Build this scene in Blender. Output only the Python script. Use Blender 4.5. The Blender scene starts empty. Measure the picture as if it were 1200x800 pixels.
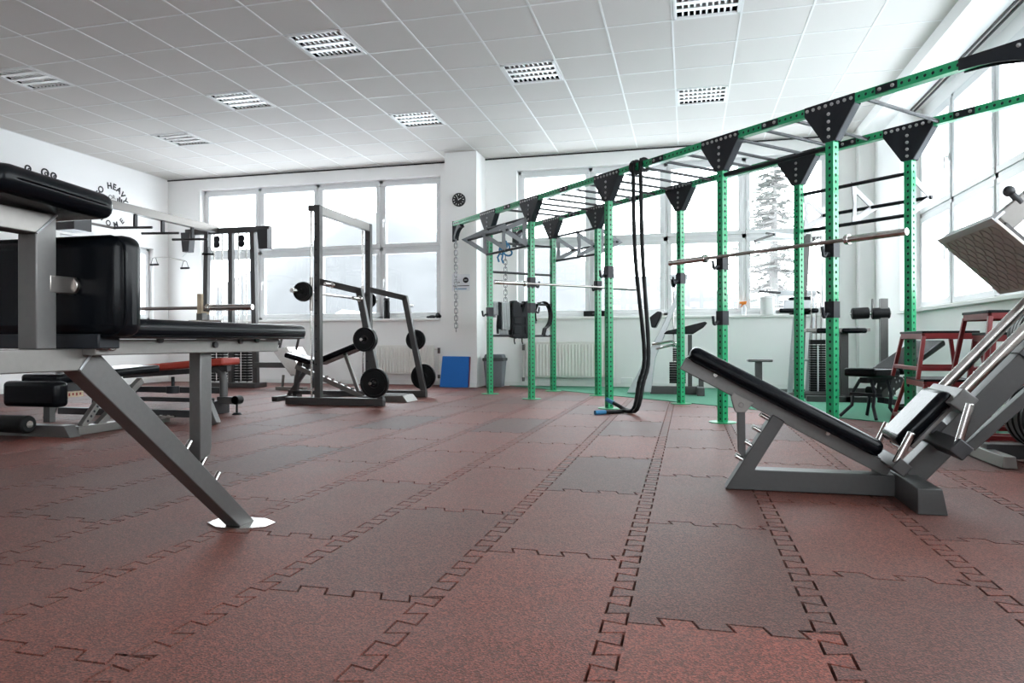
import bpy, bmesh, math, random
from mathutils import Vector, Matrix
random.seed(7)
SC = bpy.context.scene
COL = SC.collection
PI = math.pi
V = Vector

# ------------------------------------------------------------------ camera model (1200 x 800, level, f in pixels)
F_PX, YAW, EYE, ROLL = 826.7, -0.2442, 0.69, -0.0024
CY, SY = math.cos(YAW), math.sin(YAW)

def ray(u, v):
    a, b = u - 600.0, v - 400.6
    b2 = b - ROLL * a
    r, w = a / F_PX, -b2 / F_PX
    return V((CY * r + SY, -SY * r + CY, w))          # depth 1 along the view axis

def at_y(u, v, Y):
    q = ray(u, v); return V((0, 0, EYE)) + q * (Y / q.y)

def at_x(u, v, X):
    q = ray(u, v); return V((0, 0, EYE)) + q * (X / q.x)

def at_z(u, v, Z=0.0):
    q = ray(u, v); return V((0, 0, EYE)) + q * ((Z - EYE) / q.z)

# ------------------------------------------------------------------ materials (procedural)
M = {}

def mat(name, col, rough=0.5, metal=0.0, var=0.06, scale=30.0, bump=0.0, bscale=200.0, spec=0.5, coat=0.0):
    m = bpy.data.materials.new(name); m.use_nodes = True
    nt = m.node_tree; b = nt.nodes['Principled BSDF']
    b.inputs['Roughness'].default_value = rough
    b.inputs['Metallic'].default_value = metal
    b.inputs['Specular IOR Level'].default_value = spec
    b.inputs['Coat Weight'].default_value = coat
    tc = nt.nodes.new('ShaderNodeTexCoord')
    n = nt.nodes.new('ShaderNodeTexNoise'); n.inputs['Scale'].default_value = scale; n.inputs['Detail'].default_value = 4
    nt.links.new(tc.outputs['Object'], n.inputs['Vector'])
    r = nt.nodes.new('ShaderNodeMix'); r.data_type = 'RGBA'
    r.inputs['A'].default_value = tuple(c * (1 - var) for c in col) + (1,)
    r.inputs['B'].default_value = tuple(min(1, c * (1 + var)) for c in col) + (1,)
    nt.links.new(n.outputs['Fac'], r.inputs['Factor'])
    nt.links.new(r.outputs['Result'], b.inputs['Base Color'])
    if bump:
        n2 = nt.nodes.new('ShaderNodeTexNoise'); n2.inputs['Scale'].default_value = bscale; n2.inputs['Detail'].default_value = 3
        nt.links.new(tc.outputs['Object'], n2.inputs['Vector'])
        bp = nt.nodes.new('ShaderNodeBump'); bp.inputs['Strength'].default_value = bump; bp.inputs['Distance'].default_value = 0.004
        nt.links.new(n2.outputs['Fac'], bp.inputs['Height']); nt.links.new(bp.outputs['Normal'], b.inputs['Normal'])
    M[name] = m
    return m

mat('wall', (.88, .875, .865), .85, var=.015, scale=3, bump=.05, bscale=120)
mat('pvc', (.70, .71, .715), .35, var=.01)
mat('sill', (.82, .82, .80), .4, var=.02)
mat('frame_grey', (.072, .071, .071), .40, .6, var=.10, scale=60, bump=.12, bscale=500)
mat('frame_dark', (.045, .045, .048), .42, .55, var=.10, scale=60, bump=.12, bscale=500)
mat('frame_light', (.20, .19, .18), .38, .7, var=.08, scale=60, bump=.10, bscale=500)
mat('frame_mid', (.13, .127, .124), .40, .65, var=.10, scale=60, bump=.12, bscale=500)
mat('chrome', (.62, .60, .58), .18, 1.0, var=.03)
mat('steel', (.40, .37, .35), .30, 1.0, var=.06)
mat('vinyl', (.0025, .0032, .0045), .25, var=.2, scale=14, bump=.08, bscale=60, spec=.15)
mat('rubber_black', (.005, .0055, .006), .5, var=.2, spec=.2)
mat('iron_black', (.005, .0055, .006), .38, .05, spec=.25, var=.2, bump=.15, bscale=300)
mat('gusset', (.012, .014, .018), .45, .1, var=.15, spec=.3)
mat('green', (.010, .30, .120), .34, var=.07, scale=10, coat=.25)
mat('turf', (.065, .24, .152), .9, var=.25, scale=140, bump=.4, bscale=500)
mat('red', (.19, .011, .013), .40, var=.1)
mat('red_vinyl', (.34, .035, .02), .45, var=.1)
mat('blue_foam', (.012, .14, .48), .8, var=.08, scale=60, bump=.2)
mat('blue_band', (.015, .16, .33), .6, var=.1)
mat('radiator', (.80, .79, .75), .4, var=.02)
mat('bin_grey', (.16, .18, .20), .5, var=.08)
mat('bin_lid', (.06, .065, .07), .5, var=.08)
mat('cloth_grey', (.42, .44, .45), .9, var=.12, scale=80)
mat('cloth_dark', (.016, .018, .021), .85, var=.25, scale=80, bump=.3)
mat('paper', (.78, .79, .82), .8, var=.02)
mat('ink', (.02, .02, .022), .7, var=.1)
mat('white_plastic', (.82, .82, .82), .4, var=.02)
mat('orange', (.85, .25, .01), .4, var=.05)
mat('wood', (.42, .34, .24), .6, var=.2, scale=20)
mat('bracket_grey', (.135, .14, .148), .5, .1, var=.06)
mat('bracket_pale', (.28, .275, .28), .45, .2, var=.04)
mat('white_paint', (.78, .78, .77), .35, .1, var=.03)
mat('silver_paint', (.50, .52, .54), .35, .5, var=.05)
mat('tbar', (.70, .70, .69), .5, var=.01)
mat('louvre', (.82, .82, .81), .35, .3, var=.02)
mat('lamp_box', (.07, .075, .085), .25, .9, var=.05)
mat('tube_lamp', (.85, .85, .84), .3, var=.01)
mat('clock_face', (.012, .012, .014), .4, var=.1)
mat('snow_field', (.82, .84, .87), .9, var=.02, scale=.2)
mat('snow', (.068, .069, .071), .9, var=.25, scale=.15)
mat('bark', (.17, .165, .16), .9, var=.2)
mat('needles', (.20, .205, .19), .9, var=.25, scale=3)
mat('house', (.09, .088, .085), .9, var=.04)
mat('roof_snow', (.85, .87, .9), .9, var=.02)
mat('turnbuckle', (.42, .42, .42), .3, 1.0, var=.02)
mat('chain_steel', (.20, .20, .205), .35, .9, var=.1)
mat('tread', (.46, .42, .40), .36, .85, var=.1)

def glass_mat():
    m = bpy.data.materials.new('window_glass'); m.use_nodes = True
    nt = m.node_tree; nt.nodes.clear()
    out = nt.nodes.new('ShaderNodeOutputMaterial'); mx = nt.nodes.new('ShaderNodeMixShader')
    tr = nt.nodes.new('ShaderNodeBsdfTransparent'); tr.inputs['Color'].default_value = (.95, .965, .96, 1)
    gl = nt.nodes.new('ShaderNodeBsdfGlossy'); gl.inputs['Roughness'].default_value = .02
    fr = nt.nodes.new('ShaderNodeLayerWeight'); fr.inputs['Blend'].default_value = .5
    pw = nt.nodes.new('ShaderNodeMath'); pw.operation = 'POWER'; pw.inputs[1].default_value = 4.0
    ma = nt.nodes.new('ShaderNodeMath'); ma.operation = 'MULTIPLY_ADD'; ma.inputs[1].default_value = .55; ma.inputs[2].default_value = .03
    nt.links.new(fr.outputs['Facing'], pw.inputs[0]); nt.links.new(pw.outputs[0], ma.inputs[0]); nt.links.new(ma.outputs[0], mx.inputs['Fac']); nt.links.new(tr.outputs['BSDF'], mx.inputs[1])
    nt.links.new(gl.outputs['BSDF'], mx.inputs[2]); nt.links.new(mx.outputs['Shader'], out.inputs['Surface'])
    M['glass'] = m
glass_mat()

def ceiling_mat():
    m = mat('ceiling_tile', (.60, .578, .552), .95, var=.03, scale=400, bump=.25, bscale=260)
    return m
ceiling_mat()

def rubber_tile_mat():
    m = bpy.data.materials.new('rubber_tile'); m.use_nodes = True
    nt = m.node_tree; b = nt.nodes['Principled BSDF']; L = nt.links.new
    tc = nt.nodes.new('ShaderNodeTexCoord'); at = nt.nodes.new('ShaderNodeAttribute'); at.attribute_name = 'tile_rand'
    rp = nt.nodes.new('ShaderNodeValToRGB'); cr = rp.color_ramp
    cr.elements[0].position = 0; cr.elements[0].color = (.062, .027, .022, 1)
    cr.elements[1].position = 1; cr.elements[1].color = (.135, .033, .022, 1)
    for p, c in ((.22, (.080, .028, .022, 1)), (.5, (.096, .030, .022, 1)), (.8, (.112, .031, .022, 1))):
        e = cr.elements.new(p); e.color = c
    L(at.outputs['Fac'], rp.inputs['Fac'])
    # crumb: dark and pale granules
    v = nt.nodes.new('ShaderNodeTexVoronoi'); v.inputs['Scale'].default_value = 240
    L(tc.outputs['Object'], v.inputs['Vector'])
    cr2 = nt.nodes.new('ShaderNodeValToRGB'); c2 = cr2.color_ramp
    c2.elements[0].position = .12; c2.elements[0].color = (.55, .53, .52, 1)
    c2.elements[1].position = .9; c2.elements[1].color = (2.05, 2.0, 1.96, 1)
    e = c2.elements.new(.45); e.color = (.95, .95, .95, 1)
    sep = nt.nodes.new('ShaderNodeSeparateColor'); L(v.outputs['Color'], sep.inputs['Color']); L(sep.outputs['Red'], cr2.inputs['Fac'])
    mx = nt.nodes.new('ShaderNodeMix'); mx.data_type = 'RGBA'; mx.blend_type = 'MULTIPLY'; mx.inputs['Factor'].default_value = 1
    L(rp.outputs['Color'], mx.inputs['A']); L(cr2.outputs['Color'], mx.inputs['B'])
    # scuffs and chalky wear
    n = nt.nodes.new('ShaderNodeTexNoise'); n.inputs['Scale'].default_value = 2.3; n.inputs['Detail'].default_value = 6; n.inputs['Roughness'].default_value = .65
    L(tc.outputs['Object'], n.inputs['Vector'])
    r3 = nt.nodes.new('ShaderNodeValToRGB'); r3.color_ramp.elements[0].position = .42; r3.color_ramp.elements[1].position = .75
    r3.color_ramp.elements[0].color = (0, 0, 0, 1); r3.color_ramp.elements[1].color = (.30, .30, .30, 1)
    L(n.outputs['Fac'], r3.inputs['Fac'])
    m2 = nt.nodes.new('ShaderNodeMix'); m2.data_type = 'RGBA'
    L(r3.outputs['Color'], m2.inputs['Factor']); L(mx.outputs['Result'], m2.inputs['A']); m2.inputs['B'].default_value = (.115, .078, .070, 1)
    L(m2.outputs['Result'], b.inputs['Base Color'])
    b.inputs['Roughness'].default_value = .56; b.inputs['Specular IOR Level'].default_value = .40
    bp = nt.nodes.new('ShaderNodeBump'); bp.inputs['Strength'].default_value = .35; bp.inputs['Distance'].default_value = .003
    L(v.outputs['Distance'], bp.inputs['Height']); L(bp.outputs['Normal'], b.inputs['Normal'])
    M['rubber_tile'] = m
rubber_tile_mat()
mat('tile_gap', (.022, .012, .011), .9, var=.1)

# ------------------------------------------------------------------ mesh builder (world coordinates)
class MB:
    def __init__(self): self.bm = bmesh.new()
    def _xf(self, verts, mtx): bmesh.ops.transform(self.bm, matrix=mtx, verts=verts)
    def frame(self, z, up=None):
        z = V(z).normalized(); up = V(up) if up is not None else V((0, 0, 1))
        if abs(z.dot(up.normalized())) > .999: up = V((1, 0, 0)) if abs(z.x) < .9 else V((0, 1, 0))
        x = up.cross(z).normalized(); y = z.cross(x).normalized()
        return Matrix((x, y, z)).transposed()
    def box(self, c, s, rot=None):
        r = bmesh.ops.create_cube(self.bm, size=1)['verts']
        R = (rot.to_4x4() if rot is not None else Matrix.Identity(4))
        self._xf(r, Matrix.Translation(V(c)) @ R @ Matrix.Diagonal((s[0], s[1], s[2], 1)))
        return self
    def span(self, a, b):
        a, b = V(a), V(b); return self.box((a + b) / 2, [abs(b[i] - a[i]) for i in range(3)])
    def beam(self, p, q, w, h, up=None):
        """box section from p to q, w across (perpendicular to up), h along up"""
        p, q = V(p), V(q); R = self.frame(q - p, up)
        return self.box((p + q) / 2, (w, h, (q - p).length), R)
    def cyl(self, p, q, r, n=16, r2=None):
        p, q = V(p), V(q); R = self.frame(q - p)
        vs = bmesh.ops.create_cone(self.bm, cap_ends=True, segments=n, radius1=r, radius2=r if r2 is None else r2, depth=(q - p).length)['verts']
        self._xf(vs, Matrix.Translation((p + q) / 2) @ R.to_4x4())
        return self
    def ball(self, c, r, s=(1, 1, 1), n=12):
        vs = bmesh.ops.create_uvsphere(self.bm, u_segments=n, v_segments=max(6, n // 2), radius=r)['verts']
        self._xf(vs, Matrix.Translation(V(c)) @ Matrix.Diagonal((s[0], s[1], s[2], 1)))
        return self
    def lathe(self, p, axis, prof, n=28):
        """profile [(radius, height along axis)] revolved round axis through p (closed at r=0 ends)"""
        R = self.frame(axis); p = V(p); rings = []
        for (r, h) in prof:
            if r < 1e-6: rings.append([self.bm.verts.new(p + R @ V((0, 0, h)))])
            else: rings.append([self.bm.verts.new(p + R @ V((r * math.cos(2 * PI * k / n), r * math.sin(2 * PI * k / n), h))) for k in range(n)])
        for a, b in zip(rings, rings[1:]):
            for k in range(n):
                k2 = (k + 1) % n
                try:
                    if len(a) == 1 and len(b) == 1: break
                    if len(a) == 1: self.bm.faces.new((a[0], b[k2], b[k]))
                    elif len(b) == 1: self.bm.faces.new((a[k], a[k2], b[0]))
                    else: self.bm.faces.new((a[k], a[k2], b[k2], b[k]))
                except ValueError: pass
        return self
    def prism(self, pts, vec):
        """closed outline (3D points in one plane) extruded by vec, centred on the outline"""
        vec = V(vec); a = [self.bm.verts.new(V(p) - vec / 2) for p in pts]; b = [self.bm.verts.new(V(p) + vec / 2) for p in pts]
        n = len(pts); fs = [self.bm.faces.new(a[::-1]), self.bm.faces.new(b)]
        for i in range(n): fs.append(self.bm.faces.new((a[i], a[(i + 1) % n], b[(i + 1) % n], b[i])))
        return self
    def path(self, pts, r, n=8, closed=False):
        pts = [V(p) for p in pts]; N = len(pts); rings = []; X = None
        for i, p in enumerate(pts):
            if closed: t = pts[(i + 1) % N] - pts[i - 1]
            else: t = pts[min(i + 1, N - 1)] - pts[max(i - 1, 0)]
            t.normalize()
            if X is None:
                X = t.orthogonal().normalized()
            else:
                X = (X - t * X.dot(t)); X = X.normalized() if X.length > 1e-6 else t.orthogonal().normalized()
            Yv = t.cross(X); rr = r[i] if isinstance(r, (list, tuple)) else r
            rings.append([self.bm.verts.new(p + (X * math.cos(2 * PI * k / n) + Yv * math.sin(2 * PI * k / n)) * rr) for k in range(n)])
        pairs = list(zip(rings, rings[1:])) + ([(rings[-1], rings[0])] if closed else [])
        for a, b in pairs:
            for k in range(n): self.bm.faces.new((a[k], a[(k + 1) % n], b[(k + 1) % n], b[k]))
        if not closed:
            self.bm.faces.new(rings[0][::-1]); self.bm.faces.new(rings[-1])
        return self
    def torus(self, c, axis, R, r, n=24, m=8, sx=1.0):
        F = self.frame(axis); c = V(c)
        return self.path([c + F @ V((R * sx * math.cos(2 * PI * k / n), R * math.sin(2 * PI * k / n), 0)) for k in range(n)], r, m, True)
    def build(self, name, material, parent=None, bevel=0.0, seg=2, smooth=True, subsurf=0, origin=None):
        bmesh.ops.recalc_face_normals(self.bm, faces=self.bm.faces)
        base = V((0, 0, 0))
        if parent is not None:
            q = parent
            while q is not None: base += q.location; q = q.parent
        loc = V((0, 0, 0))
        if parent is None:
            if origin is None and self.bm.verts:
                xs = [v.co for v in self.bm.verts]
                lo = V([min(c[i] for c in xs) for i in range(3)]); hi = V([max(c[i] for c in xs) for i in range(3)])
                origin = V(((lo.x + hi.x) / 2, (lo.y + hi.y) / 2, lo.z))
            loc = V(origin or (0, 0, 0)); base = loc
        bmesh.ops.translate(self.bm, verts=self.bm.verts, vec=-base)
        me = bpy.data.meshes.new(name); self.bm.to_mesh(me); self.bm.free()
        if smooth:
            me.polygons.foreach_set('use_smooth', [True] * len(me.polygons)); me.set_sharp_from_angle(angle=math.radians(40))
        me.materials.append(M[material] if isinstance(material, str) else material)
        o = bpy.data.objects.new(name, me); COL.objects.link(o)
        o.location = loc
        if parent is not None: o.parent = parent
        if bevel:
            md = o.modifiers.new('Bevel', 'BEVEL'); md.width = bevel; md.segments = seg; md.limit_method = 'ANGLE'; md.angle_limit = math.radians(40)
        if subsurf:
            md = o.modifiers.new('Subdivision', 'SUBSURF'); md.levels = subsurf; md.render_levels = subsurf
        return o

def tag(o, label=None, cat=None, group=None, kind=None):
    if label: o['label'] = label
    if cat: o['category'] = cat
    if group: o['group'] = group
    if kind: o['kind'] = kind
    return o

def root(name, loc, label=None, cat=None, group=None, kind=None):
    o = bpy.data.objects.new(name, None); COL.objects.link(o); o.location = V(loc); o.empty_display_size = .1
    return tag(o, label, cat, group, kind)

def copy_tree(o, parent=None, offset=None, mtx=None):
    c = o.copy(); COL.objects.link(c); c.parent = parent
    if parent is None:
        if offset is not None: c.location = o.location + V(offset)
    for ch in o.children: copy_tree(ch, c)
    return c

def pad(name, c, s, rot, parent, r=.025, material='vinyl', seg=4):
    return MB().box(c, s, rot).build(name, material, parent, bevel=r, seg=seg)

def piping(name, c, s, rot, parent, rr=.004, inset=.02, material='vinyl', z=0.5):
    """seam welt that runs round a pad face"""
    R = rot if rot is not None else Matrix.Identity(3); c = V(c)
    hx, hy = s[0] / 2 + .001, s[1] / 2 + .001; k = inset; pts = []
    for (sx, sy, a0) in ((1, 1, 0), (-1, 1, 90), (-1, -1, 180), (1, -1, 270)):
        for t in (0, 30, 60, 90):
            a = math.radians(a0 + t); pts.append(c + R @ V((sx * (hx - k) + k * math.cos(a), sy * (hy - k) + k * math.sin(a), (z - .5) * s[2])))
    return MB().path(pts, rr, 6, True).build(name, material, parent)

def roty(deg): return Matrix.Rotation(math.radians(deg), 3, 'Y')
def rotx(deg): return Matrix.Rotation(math.radians(deg), 3, 'X')
def rotz(deg): return Matrix.Rotation(math.radians(deg), 3, 'Z')
# ------------------------------------------------------------------ room shell
XL, XR, YB, YF, H = -9.05, 2.5, 10.8, -5.0, 3.606
SILL, HEAD = 1.075, 3.39
def struct(o): o['kind'] = 'structure'; return o

# floor: interlocking rubber tiles, 0.4965 x 0.983 m, laid in running bond
TW, TL, FX, FY = .4965, .983, -.1766, 2.266
def col_edge(x, y0, y1):
    """zig-zag long edge from y0 to y1 (both on the half-tile lattice)"""
    P = TL / 8; pts = []; A, dl = .028, .007
    k0, k1 = round((y0 - FY) / P), round((y1 - FY) / P)
    for k in range(k0, k1 + 1):
        c = FY + k * P
        if k > k0: pts += [(x + A, c - P / 4 - dl)]
        if k < k1: pts += [(x + A, c + P / 4 + dl), (x - A, c + P / 4 - dl), (x - A, c + 3 * P / 4 + dl)]
    return pts, A
def row_edge(x0, x1, y):
    n = 3; P = (x1 - x0) / n; a, dl = .0225, .008; pts = []
    for k in range(n):
        b = x0 + k * P
        pts += [(b + P / 2 + dl, y - a), (b + P / 2 - dl, y + a)] if True else []
        if k < n - 1: pts += [(b + P - dl, y + a), (b + P + dl, y - a)]
    return pts, a
bm = bmesh.new(); lay = bm.faces.layers.float.new('tile_rand')
rnd = random.Random(11)
greyish = {(-1, 1), (-2, 0)}
i0, i1 = math.floor((XL - FX) / TW), math.ceil((2.6 - FX) / TW)
faces = []
for i in range(i0, i1):
    x0, x1 = FX + i * TW, FX + (i + 1) * TW
    off = 0 if i % 2 else .5
    for j in range(-8, 10):
        y0 = FY + (j + off) * TL; y1 = y0 + TL
        le, A = col_edge(x0, y0, y1); ri, _ = col_edge(x1, y0, y1)
        bo, a = row_edge(x0 + A, x1 + A, y0); to, _ = row_edge(x0 + A, x1 + A, y1)
        pts = [(x0 + A, y0 - a)] + bo + [(x1 + A, y0 + a)] + ri + [(x1 + A, y1 + a)] + to[::-1] + [(x0 + A, y1 - a)] + le[::-1]
        f = bm.faces.new([bm.verts.new((p[0], p[1], 0)) for p in pts])
        t = rnd.random() ** .8
        f[lay] = t; faces.append(f)
bmesh.ops.recalc_face_normals(bm, faces=bm.faces)
for f in bm.faces:
    if f.normal.z < 0: f.normal_flip()
bmesh.ops.inset_individual(bm, faces=faces, thickness=.0037, depth=0, use_even_offset=True)
ring = [v for v in bm.verts if v.is_boundary]
for v in ring: v.co.z = -.016
me = bpy.data.meshes.new('floor'); bm.to_mesh(me); bm.free()
me.materials.append(M['rubber_tile'])
floor = bpy.data.objects.new('floor', me); COL.objects.link(floor); struct(floor)
struct(MB().span((XL - .4, YF - .3, -.30), (3.2, 11.3, -.0165)).build('floor_slab', 'tile_gap'))

# rig heading (rig stands at 44 degrees to the walls; the turf's edge follows it)
TH = -.772; RE = V((math.cos(TH), math.sin(TH), 0)); RN = V((-RE.y, RE.x, 0)); R0 = V((-2.556, 9.041, 0))
def rig(s, n, z): return R0 + RE * s + RN * n + V((0, 0, z))
a = rig(-1.7, 1.13, 0); b_ = rig(6.7, 1.13, 0)
ya = 10.8; xa = a.x + (ya - a.y) / RE.y * RE.x
xb = 2.5; yb = a.y + (xb - a.x) / RE.x * RE.y
m = MB(); m.prism([(xa, 10.8, .003), (xb, yb, .003), (2.5, 10.8, .003)], (0, 0, .008))
struct(m.build('floor_turf', 'turf'))

# ceiling: 0.6 m mineral-fibre tiles on white T-bars, gaps where the light fittings sit
CX0, CY0 = -6.13, 5.379
LIGHTS = [(-2, 1), (-2, 5), (1, 3), (4, 1), (4, 5), (7, 3), (10, 1), (10, 5), (1, -1), (7, -1)]
m = MB(); mt = MB()
ilo, ihi, jlo, jhi = -5, 14, -18, 9
for i in range(ilo, ihi):
    for j in range(jlo, jhi):
        if (i, j) in LIGHTS: continue
        xa_, ya_ = max(XL, CX0 + .6 * i), CY0 + .6 * j
        xb_, yb_ = CX0 + .6 * (i + 1), min(YB, CY0 + .6 * (j + 1))
        m.span((xa_ + .008, ya_ + .008, H + .004), (xb_ - .008, yb_ - .008, H + .02))
for i in range(ilo, ihi + 1):
    x = max(XL + .012, CX0 + .6 * i); mt.span((x - .009, YF, H), (x + .009, YB, H + .03))
for j in range(jlo, jhi + 1):
    y = CY0 + .6 * j; mt.span((XL, y - .0089, H + .0005), (2.26, y + .0089, H + .0305))
ceil = struct(m.build('ceiling', 'ceiling_tile'))
g = mt.build('ceiling_grid', 'tbar'); struct(g)
struct(MB().span((XL - .3, YF - .3, H + .18), (3.2, 11.3, H + .4)).build('ceiling_slab', 'wall'))

# walls
m = MB(); T = .35
W1, W2 = (-8.38, -3.88), (-2.61, 1.97)
def wallbox(a, b): m.span(a, b)
wallbox((XL - T, YB, 0), (2.85, YB + T, SILL)); wallbox((XL - T, YB, HEAD), (2.85, YB + T, H + .2))
for xa_, xb_ in ((XL - T, W1[0]), (W1[1], W2[0]), (W2[1], 2.85)): wallbox((xa_, YB, SILL), (xb_, YB + T, HEAD))
struct(m.build('wall_back', 'wall', smooth=False))
m = MB()
LY0, LY1, LT = 8.55, 10.44, 2.33
m.span((XL - T, YF, 0), (XL, YB, SILL)); m.span((XL - T, YF, LT), (XL, YB, H + .2))
m.span((XL - T, YF, SILL), (XL, LY0, LT)); m.span((XL - T, LY1, SILL), (XL, YB, LT))
struct(m.build('wall_left', 'wall', smooth=False))
RS, RH, RX, RY1 = 1.05, 3.31, 2.75, 9.43
m = MB()
m.span((XR, YF, 0), (XR + .5, YB, RS)); m.span((XR, RY1, RS), (XR + .5, YB, H + .2))
m.span((RX - .01, YF, RH), (XR + .5, RY1, H + .2))
m.span((2.26, YF, 3.47), (RX, YB, H + .2))                      # bulkhead over the windows
m.span((2.30, 10.62, 0), (XR, YB, H)); m.span((XR, YF, RS), (XR + .5, -1.54, H))
struct(m.build('wall_right', 'wall', smooth=False))
m = MB(); m.span((XL - T, YF - .3, 0), (3.0, YF, SILL)); m.span((XL - T, YF - .3, HEAD), (3.0, YF, H + .2)); m.span((XL - T, YF - .3, SILL), (-3.2, YF, HEAD)); m.span((2.1, YF - .3, SILL), (3.0, YF, HEAD))
struct(m.build('wall_front', 'wall', smooth=False))
struct(MB().span((-3.63, 10.3, 0), (-3.12, YB, H)).build('column', 'wall', smooth=False))
struct(MB().span((XL, YB - .018, H - .024), (-3.63, YB, H - .006)).span((-3.12, YB - .018, H - .024), (2.3, YB, H - .006)).build('shadow_gap_strip', 'iron_black', smooth=False))  # black strip drawn in place of the shadow gap under the ceiling
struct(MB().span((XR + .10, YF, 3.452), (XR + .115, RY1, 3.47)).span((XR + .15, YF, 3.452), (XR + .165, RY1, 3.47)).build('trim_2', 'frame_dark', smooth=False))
struct(MB().span((-9.05, YB - .012, 0), (-3.63, YB, .07)).span((-3.63, 10.288, 0), (-3.12, 10.3, .07)).span((-3.12, YB - .012, 0), (2.3, YB, .07)).build('baseboard_back', 'sill'))
struct(MB().span((XL, YF, 0), (XL + .012, YB, .07)).build('baseboard_left', 'sill'))
struct(MB().span((XR - .012, YF, 0), (XR, 10.62, .07)).build('baseboard_right', 'sill'))

# windows: frame bars, sashes (each with its pane), handles
def window(name, axis, base, lo, hi, zlo, zhi, cuts, ztr, inward, handles=(), flip=False):
    """axis 0: opening runs along X at y=base; axis 1: along Y at x=base; inward: sign of the room side"""
    def P(t, z, d): return V((t, base + d * inward, z)) if axis == 0 else V((base + d * inward, t, z))
    r = root(name, P((lo + hi) / 2, zlo, 0), kind='structure')
    def bar(mb, t0, t1, z0, z1, d0, d1): mb.span(P(t0, z0, d0), P(t1, z1, d1))
    f = MB(); edge = .055
    bar(f, lo, hi, zlo, zlo + edge, -.04, .03); bar(f, lo, hi, zhi - edge, zhi, -.04, .03)
    bar(f, lo, lo + edge, zlo, zhi, -.04, .03); bar(f, hi - edge, hi, zlo, zhi, -.04, .03)
    ts = [lo] + list(cuts) + [hi]
    for t in cuts: bar(f, t - .035, t + .035, zlo, zhi, -.04, .03)
    if ztr: bar(f, lo, hi, ztr - .035, ztr + .035, -.04, .03)
    f.build('window_frame', 'pvc', r, bevel=.004)
    for k, (t0, t1) in enumerate(zip(ts, ts[1:])):
        for (z0, z1, top) in (((zlo, ztr, 0), (ztr, zhi, 1)) if ztr else ((zlo, zhi, 1),)):
            a0 = t0 + (edge if k == 0 else .035) - .012; a1 = t1 - (edge if k == len(ts) - 2 else .035) + .012
            b0 = z0 + (edge if z0 == zlo else .035) - .012; b1 = z1 - (edge if z1 == zhi else .035) + .012
            s = MB(); w = .062
            bar(s, a0, a1, b0, b0 + w, -.03, .045); bar(s, a0, a1, b1 - w, b1, -.03, .045)
            bar(s, a0, a0 + w, b0 + w, b1 - w, -.03, .045); bar(s, a1 - w, a1, b0 + w, b1 - w, -.03, .045)
            so = s.build('sash', 'pvc', r, bevel=.005)
            g = MB(); bar(g, a0 + w - .004, a1 - w + .004, b0 + w - .004, b1 - w + .004, -.004, .004); g.build('pane', 'glass', so)
            if (k, top) in handles:
                hs = -1 if flip else 1
                tt = a0 + w / 2 if hs > 0 else a1 - w / 2
                zc = b0 + (b1 - b0) * (.42 if top else .55)
                h = MB(); bar(h, tt - .016, tt + .016, zc - .035, zc + .035, .045, .057); bar(h, tt - .009, tt + .009, zc - .009, zc + .009, .057, .09)
                bar(h, tt - .010, tt + .010, zc - .125, zc + .012, .085, .10); h.build('window_handle', 'white_plastic', so, bevel=.003)
    return r
window('window_1', 0, 10.94, W1[0], W1[1], SILL, HEAD, (-7.25, -6.12, -4.965), 2.245, -1, {(1, 1), (3, 1), (1, 0), (3, 0)})
window('window_2', 0, 10.94, W2[0], W2[1], SILL, HEAD, (-1.455, -.32, .81), 2.245, -1, {(1, 1), (3, 1), (1, 0), (3, 0)})
window('window_3', 1, RX, -1.54, RY1, RS, RH, (8.36, 7.26, 6.16, 5.06, 3.96, 2.86, 1.76, .66, -.44)[::-1], 2.18, -1, {(9, 1), (9, 0), (7, 1), (7, 0)})
window('window_4', 1, XL - .12, LY0, LY1, SILL, LT, (9.5,), 0, 1, {(0, 1)})
window('added_fill_window', 0, YF - .14, -3.2, 2.1, SILL, HEAD, (-2.1, -1.05, 0, 1.05), 2.245, 1)  # unseen window added behind the camera to brighten the back wall
def sill(name, a, b): struct(MB().span(a, b).build(name, 'sill', bevel=.006))
sill('trim_3', (W1[0], YB - .05, SILL - .035), (W1[1], YB + .115, SILL + .004))
sill('trim_4', (W2[0], YB - .05, SILL - .035), (W2[1], YB + .115, SILL + .004))
sill('trim_5', (XR - .045, -1.54, RS - .035), (RX - .03, RY1, RS + .004))
sill('trim_6', (XL - .10, LY0, SILL - .035), (XL + .05, LY1, SILL + .004))

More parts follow.
